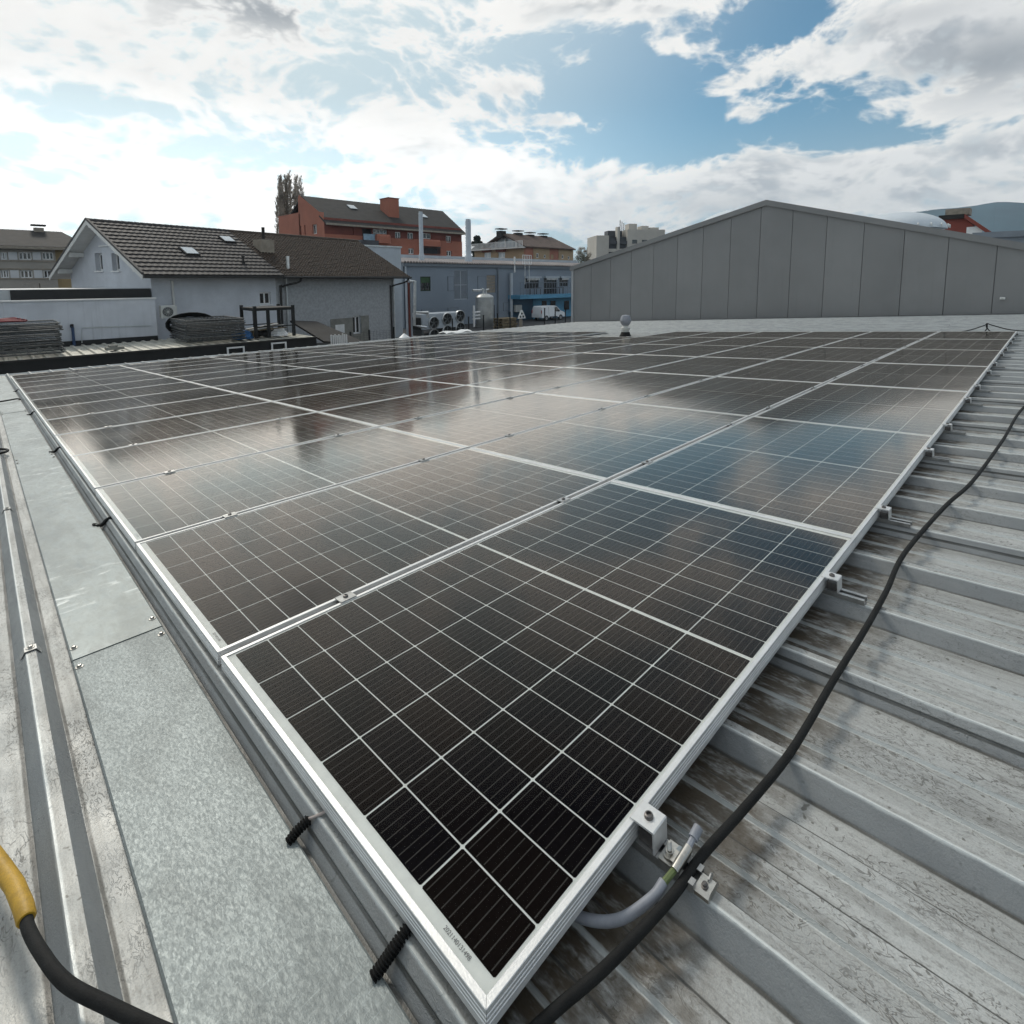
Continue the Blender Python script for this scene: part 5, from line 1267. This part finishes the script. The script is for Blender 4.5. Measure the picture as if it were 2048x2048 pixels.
MB().box(ca.x, cb.x, 3.5, 6.5, gz(cb.z)-1, gz(ca.z)).build('chimney', 'red_orange', rb); MB().box(ca.x-.1, cb.x+.1, 3.4, 6.6, gz(ca.z)+.002, gz(ca.z)+.15).build('chimney_cap', 'dark_red', rb)
thr = math.atan2(ZRg-ez, YRg+1)
for p in ((985, 408), (1670, 492)):
    nrm = Vector((0, -math.sin(thr), math.cos(thr))); P = hit(*c2(*p), (0, YRd-1, ez+GROUND), nrm)
    s_ = MB().box(-.7, .7, -.8, .8, .02, .12).build('skylight', 'pane_sky', rb); s_.location = (P.x, P.y-YRd, P.z-GROUND); s_.rotation_euler = (thr, 0, 0)

# ------------------------------------------------------------------ beige apartment house
YBe = 90.0
be = thing('beige_apartments', 'beige and pink apartment house with brown roof and glazed gable', 'building', (0, YBe, GROUND))
cr = at_y(c3(1335, 345), YBe); xb = cr.x; xb1 = at_y(c3(1778, 380), YBe).x
pk = at_x(c3(1122, 212), xb); gl = at_x(c3(942, 322), xb); er = at_y(c3(1345, 332), YBe-.6)
yp = pk.y-YBe; yb = gl.y-YBe
gb = at_x(c3(1240, 360), xb)
flz = gz(at_x(c3(1150, 352), xb).z)
bw = []
for p, q in (((955, 392), (1020, 440)), ((1085, 390), (1150, 440))):
    a, b_ = at_x(c3(*p), xb), at_x(c3(*q), xb); bw.append((min(a.y, b_.y)-YBe, max(a.y, b_.y)-YBe, gz(min(a.z, b_.z)), gz(max(a.z, b_.z))))
yl = at_x(c3(868, 400), xb).y-YBe
wall_mb((xb, 0), (0, 1), (-1, 0), [(0, flz), (yl, flz)], 0, bw, .3).build('gable_wall', 'beige_wall', be)
for h in bw:
    window(be, (xb, 0), (0, 1), (-1, 0), h, 'white_frame', 'pane_sky', .2, .2, 1)
    MB().box(xb-.5, xb-.004, h[0]-.3, h[1]+.3, h[3]+.1, h[3]+1.1).build('awning', 'dark_red', be)
MB().box(xb-1.2, xb-.004, -.3, yl, flz-.25, flz+.05).build('terrace_slab', 'white_wood', be)
K = MB()
for k in range(40): K.box(xb-1.2, xb-1.14, -.3+(yl+.3)*k/40, -.3+(yl+.3)*(k+.35)/40, flz+.052, flz+1.4)
K.box(xb-1.22, xb-1.12, -.3, yl, flz+1.4, flz+1.5); K.build('terrace_railing', 'white_frame', be)
ezb = gz(er.z); zpk = gz(pk.z); zsl = (zpk-ezb)/(yp+.6)
ztop = lambda y: zpk-abs(y-yp)*zsl
wall_mb((xb+1.5, 0), (0, 1), (-1, 0), [(0, ztop(0)-.3), (yp, zpk-.4), (2*yp, ztop(0)-.3)], flz).build('gable_glazing', 'pane_sky', be)
for yy in (.2, yp*.5, yp, yp*1.45): MB().box(xb+1.0, xb+1.3, yy-.15, yy+.15, flz+.06, ztop(yy)-.3).build('gable_post', 'white_frame', be)
slab((xb-.4, -.6, ezb), (xb1+.3, -.6, ezb), (at_y(c3(1575, 268), YBe+yp).x, yp, zpk), (xb-.4, yp, zpk), .3).build('roof', 'tile_red_brown', be)
slab((xb1+.3, 2*yp+.6, ezb), (xb-.4, 2*yp+.6, ezb), (xb-.4, yp, zpk), (at_y(c3(1575, 268), YBe+yp).x, yp, zpk), .3).build('roof', 'tile_red_brown', be)
MB().box(xb+1.6, xb1, .15, 2*yp, 0, ezb-.1).build('core', 'beige_wall', be)
xs_ = [at_y(c3(x, 420), YBe).x for x in (1328, 1412, 1485, 1560, 1645, 1708, 1778)]
for k in range(6):
    hh_ = []
    for p, q in (((1438, 398), (1458, 440)), ((1508, 412), (1524, 442)), ((1575, 410), (1600, 450)), ((1672, 412), (1688, 448)), ((1728, 425), (1744, 455))):
        a, b_ = at_y(c3(*p), YBe), at_y(c3(*q), YBe)
        if xs_[k] < a.x and b_.x < xs_[k+1]: hh_.append((a.x-xs_[k], b_.x-xs_[k], gz(b_.z), gz(a.z)))
    wall_mb((xs_[k], 0 if k % 3 else .12), (1, 0), (0, -1), [(0, ezb-.2), (xs_[k+1]-xs_[k], ezb-.2)], 0, hh_, .1).build('wall', 'pink_wall' if k % 3 == 0 else 'beige_wall', be)
    for h in hh_: window(be, (xs_[k], 0 if k % 3 else .12), (1, 0), (0, -1), h, 'white_frame', 'pane_dark', .05, .12, 0)
for px, py in ((1115, 205), (1270, 222), (1380, 238), (1500, 248)):
    a = at_y(c3(px, py), YBe+yp); MB().box(a.x-.9, a.x+.9, yp-.8, yp+.8, zpk-1.2, gz(a.z)+.3).build('chimney', 'tile_dark', be); MB().box(a.x-1.2, a.x+1.2, yp-1, yp+1, gz(a.z)+.7, gz(a.z)+.9).build('chimney_cap', 'tile_dark', be)

# ------------------------------------------------------------------ pale tower block behind the hall
p, q = CAM + ray(*c4(190, 185))*210, CAM + ray(*c4(188, 330))*210
t = thing('tower_block', 'pale concrete apartment tower with dark balconies behind the grey hall', 'building', (p.x, p.y, GROUND), (0, 0, R(-38)))
H = p.z-GROUND; sc = 210/FPX
wpx = lambda px: px/2.038*sc
MB().box(0, wpx(52), 0, 14, 0, H).build('core', 'tower_pale', t); MB().box(wpx(52)+.02, wpx(130), 1.4, 14, 0, H-.5).build('recess', 'tower_dark', t)
MB().box(wpx(130), wpx(290), .0, 16, 0, H+2.4).build('core', 'tower_pale', t)
MB().box(wpx(88), wpx(98), .2, 3, 0, H+3.4).build('fin', 'tower_pale', t)
for k in range(8):
    z = H-3-k*3; MB().box(wpx(53), wpx(86), .0, 1.38, z-.3, z+.9).build('balcony', 'tower_dark' if k % 2 == 0 else 'tower_pale', t); MB().box(wpx(100), wpx(129), .0, 1.38, z-.3, z+.9).build('balcony', 'tower_dark' if k % 2 == 0 else 'tower_pale', t)
    for j in range(3): MB().box(wpx(150+j*42), wpx(172+j*42), -.03, -.003, z-.1, z+1.4).build('window', 'pane_dark', t)
for k, (a_, b_, h) in enumerate(((60, 120, 2.2), (150, 185, 5.0), (205, 235, 4.2), (240, 280, 3.6))): MB().box(wpx(a_), wpx(b_), 4, 9, H-.2, H+h).build('roof_plant', 'tower_pale' if k else 'tower_dark', t)
for k in range(3): MB().tube([(wpx(115+k*8), 5, H), (wpx(115+k*8), 5, H+6.5-k*.6)], .15, 5).build('aerial', 'tower_dark', t)

# red house and flat building right of the hall
XR2 = 58
p, q = at_x(c4(1597, 122), XR2), at_x(c4(1790, 168), XR2)
t = thing('red_gabled_house', 'dark red house top showing over the hall roof before the hills', 'house', (XR2, 0, GROUND))
pz = gz(p.z); am = at_x(c4(1690, 122), XR2)
wall_mb((0, q.y), (0, 1), (-1, 0), [(0, gz(q.z)-.5), (am.y-q.y, pz), (p.y-q.y, pz)], 0).build('wall', 'chalet_red', t)
MB().box(.05, 9, q.y+1.0, p.y, 0, gz(q.z)-.6).build('core', 'chalet_red', t); MB().box(-.3, 9, am.y, p.y+.2, pz+.002, pz+.35).build('roof', 'tile_dark', t)
T = MB(); T.v = [(-.35, am.y, pz+.002), (-.35, q.y-.2, gz(q.z)-.45), (9, q.y-.2, gz(q.z)-.45), (9, am.y, pz+.002), (-.35, am.y, pz+.35), (-.35, q.y-.2, gz(q.z)-.1), (9, q.y-.2, gz(q.z)-.1), (9, am.y, pz+.35)]
T.f = [(0, 1, 2, 3), (7, 6, 5, 4), (0, 4, 5, 1), (1, 5, 6, 2), (2, 6, 7, 3), (3, 7, 4, 0)]; T.build('roof', 'chalet_red', t)
w = at_x(c4(1655, 112), XR2); MB().box(.5, 2, w.y-.8, w.y+.8, pz+.36, pz+.9).build('chimney', 'chimney_beige', t)
wp = at_x(c4(1730, 165), XR2); MB().box(-.06, -.004, wp.y-.5, wp.y+.5, gz(wp.z)-.8, gz(wp.z)+.3).build('window', 'white_frame', t)
p = at_x(c4(1740, 178), 44); q = at_x(c4(1932, 165), 44)
t = thing('flat_grey_building', 'low slate-blue flat building right of the hall roof', 'building', (44, 0, GROUND))
MB().box(0, 20, q.y-25, p.y, 0, gz(q.z)-.35).build('wall', 'factory_trim', t); MB().box(-.2, 20.2, q.y-25.2, p.y+.2, gz(q.z)-.348, gz(q.z)).build('roof_edge', 'factory_trim', t)

# ------------------------------------------------------------------ apartment building at the left edge
YL = 108.0
la = thing('left_apartments', 'long beige apartment block with dark roof and white shutters at the left edge', 'building', (0, YL, GROUND))
xl0 = at_y(c1(-900, 480), YL).x; xl1 = at_y(c1(385, 480), YL).x; xl2 = at_y(c1(560, 480), YL).x
ezl = gz(at_y(c1(200, 387), YL-1).z)
wins = []
for (ya, yb_, rows) in ((428, 482, ((0, 52, 'w'), (55, 122, 's'), (125, 220, 'w'), (222, 284, 's'), (287, 372, 'w'), (-120, -60, 's'), (-220, -125, 'w'))), (553, 607, ((0, 66, 'w'), (68, 134, 's'), (137, 228, 'w'), (232, 296, 's'), (299, 385, 'w'), (-100, -40, 's'), (-200, -105, 'w')))):
    for xa, xb_, kd in rows:
        a, b_ = at_y(c1(xa, ya), YL), at_y(c1(xb_, yb_), YL); wins.append(((a.x-xl0, b_.x-xl0, gz(b_.z), gz(a.z)), kd))
for dz in (6.1, 9.2):
    for h, kd in list(wins[7:14]):
        if h[2]-dz/2 > 1: wins.append(((h[0], h[1], h[2]-dz/2, h[3]-dz/2), kd))
        break
wall_mb((xl0, 0), (1, 0), (0, -1), [(0, ezl), (xl1-xl0, ezl)], 0, [h for h, k in wins[:14] if k == 'w'], .3).build('wall', 'apartment_beige', la)
for h, kd in wins[:14]:
    if kd == 'w': window(la, (xl0, 0), (1, 0), (0, -1), h, 'white_frame', 'pane_dark', .2, .14, 2)
    else: MB().box(xl0+h[0], xl0+h[1], -.08, -.004, h[2], h[3]).build('shutter', 'apartment_white', la)
for ya in (490, 545, 612): 
    a = at_y(c1(100, ya), YL); MB().box(xl0, xl1, -.12, -.005, gz(a.z)-.1, gz(a.z)+.1).build('string_course', 'chimney_beige', la)
MB().box(xl1+.005, xl2, .3, 10, 0, ezl-.2).build('wall', 'apartment_tan', la)
MB().box(xl0, xl1, .5, 11, 0, ezl-.3).build('core', 'apartment_beige', la)
rp = at_y(c1(250, 280), YL+6)
slab((xl0, -1, ezl), (xl2+1.5, -1, ezl), (xl2-1.5, 6, gz(rp.z)), (xl0, 6, gz(rp.z)), .4).build('roof', 'tile_dark', la)
slab((xl2+1.5, 13, ezl), (xl0, 13, ezl), (xl0, 6, gz(rp.z)), (xl2-1.5, 6, gz(rp.z)), .4).build('roof', 'tile_dark', la)
MB().box(xl0, xl2+1.5, -1.2, -1.01, ezl-.45, ezl-.05).build('gutter', 'chimney_beige', la)
a = at_y(c1(265, 262), YL+6); MB().box(a.x-.6, a.x+.6, 5.4, 6.6, gz(rp.z)-.6, gz(a.z)).build('chimney', 'chimney_beige', la); MB().box(a.x-.9, a.x+.9, 5.2, 6.8, gz(a.z)+.3, gz(a.z)+.5).build('chimney_cap', 'tile_dark', la)

# ------------------------------------------------------------------ trees
def poplar(u, vtop, vbase, dist, wpx, lab, seed):
    rnd = random.Random(seed)
    p = CAM + ray(u, vtop)*dist; H = p.z-GROUND; base = Vector((p.x, p.y, GROUND)); R_ = wpx/2*dist/FPX
    t = thing('poplar_tree', lab, 'tree', base)
    MB().tube([(0, 0, 0), (.1, 0, H*.3), (-.1, .1, H*.6), (0, 0, H*.97)], .3, 8, [.55, .4, .25, .04]).build('trunk', 'bark', t, True)
    B = MB(); T = MB()
    stems = [(0, 0)] + [(math.cos(a)*rnd.uniform(.25, .95)*R_, math.sin(a)*rnd.uniform(.25, .95)*R_) for a in [k*2*math.pi/11+rnd.uniform(-.2, .2) for k in range(22)]]
    for k, (sx, sy) in enumerate(stems):
        top = H*(rnd.uniform(.78, .99) if k else 1.0); z0 = H*rnd.uniform(.12, .28)
        pts = [(sx*.15, sy*.15, z0), (sx*.75, sy*.75, z0+(top-z0)*.3), (sx, sy, z0+(top-z0)*.62), (sx*.88, sy*.88, top)]
        C = catmull(pts, 5); B.tube(C, .1, 5, [.09*(1-i/len(C))+.02 for i in range(len(C))])
        for j in range(260):
            f = rnd.random()**.8; i = min(int(f*(len(C)-1)), len(C)-2); q = C[i].lerp(C[i+1], f*(len(C)-1)-i)
            a = rnd.uniform(0, 2*math.pi); ln = rnd.uniform(.6, 2.0)*(1-.4*f); d = Vector((math.cos(a)*.55, math.sin(a)*.55, 1)).normalized()*ln
            e = q+d; T.bar(q, e, .04, .04)
            for m_ in range(3):
                q2 = q.lerp(e, rnd.uniform(.3, 1)); a2 = rnd.uniform(0, 2*math.pi); d2 = Vector((math.cos(a2)*.5, math.sin(a2)*.5, .9)).normalized()*rnd.uniform(.25, .6)
                T.quad(q2-Vector((.06, 0, 0)), q2+Vector((.06, .02, 0)), q2+d2*1.3)
    B.build('limbs', 'twig', t, True); tag(T.build('twigs', 'twig', t), kind='stuff')
poplar(578, 347, 470, 118, 62, 'tall bare columnar poplar behind the red apartment building', 5)
def bushy(name, u, vtop, dist, wpx, lab, mat, seed, conifer=True, vbase=None, cat='tree', nleaf=2600):
    rnd = random.Random(seed); p = CAM + ray(u, vtop)*dist; H = p.z-GROUND; R_ = wpx/2*dist/FPX
    t = thing(name, lab, cat, (p.x, p.y, GROUND))
    MB().tube([(0, 0, 0), (.05, 0, H*.5), (0, 0, H*.95)], .2, 7, [.4, .25, .05]).build('trunk', 'bark', t, True)
    L = MB(); lumps = [(rnd.uniform(-1, 1)*R_*.6, rnd.uniform(-1, 1)*R_*.6, H*rnd.uniform(.35, .93), R_*rnd.uniform(.28, .5)) for _ in range(26)]
    for k in range(nleaf):
        lx, ly, lz, lr = rnd.choice(lumps); tp = (1-(lz/H))*1.6+.35 if conifer else 1
        d = Vector((rnd.gauss(0, 1), rnd.gauss(0, 1), rnd.gauss(0, .8))).normalized()*lr*rnd.uniform(.5, 1.05)
        q = Vector((lx*min(tp, 1.1), ly*min(tp, 1.1), lz))+d
        s = rnd.uniform(.18, .42)*dist/140; a = Vector((rnd.uniform(-1, 1), rnd.uniform(-1, 1), rnd.uniform(-1, 1))).normalized()*s; b_ = Vector((rnd.uniform(-1, 1), rnd.uniform(-1, 1), rnd.uniform(-1, 1))).normalized()*s*(.6 if mat == 'needle' else .12)
        L.quad(q-a, q+b_, q+a, q-b_)
    tag(L.build('crown', mat, t), kind='stuff')
bushy('evergreen_tree', c3(893, 225)[0], c3(893, 222)[1], 150, 34, 'dark evergreen tree between the red and beige apartment houses', 'needle', 3, False, nleaf=9000)
bushy('bare_tree', c3(1850, 320)[0], c3(1850, 322)[1], 170, 26, 'bare leafless tree beyond the beige house, left one', 'twig', 8, False)
bushy('bare_tree', c3(1905, 320)[0], c3(1905, 318)[1], 172, 22, 'bare leafless tree beyond the beige house, right one', 'twig', 9, False)
bushy('scrub_thicket', c3(1860, 390)[0], c3(1860, 388)[1], 160, 52, 'olive scrub thicket between the beige house and the grey hall', 'brush_olive', 11, False, cat='thicket', nleaf=4200)
bushy('hedge_shrub', c1(270, 632)[0], c1(270, 628)[1], 70, 60, 'reddish bare shrub below the left apartment block', 'twig', 12, False, cat='shrub', nleaf=1500)

# ------------------------------------------------------------------ the air between here and the hills
mh = bpy.data.materials.new('haze_air'); mh.use_nodes = True; Nh = NT(mh.node_tree); Nh.n.remove(Nh.n['Principled BSDF'])
pv = Nh.add('ShaderNodeVolumePrincipled'); pv.inputs['Color'].default_value = (.64, .80, .96, 1); pv.inputs['Density'].default_value = .00016; pv.inputs['Anisotropy'].default_value = .2
Nh.l.new(pv.outputs[0], Nh.n['Material Output'].inputs['Volume']); MATS['haze_air'] = mh
tag(MB().box(-400, 3800, -1800, 3200, GROUND-1.2, 420).build('haze', 'haze_air'), kind='stuff')
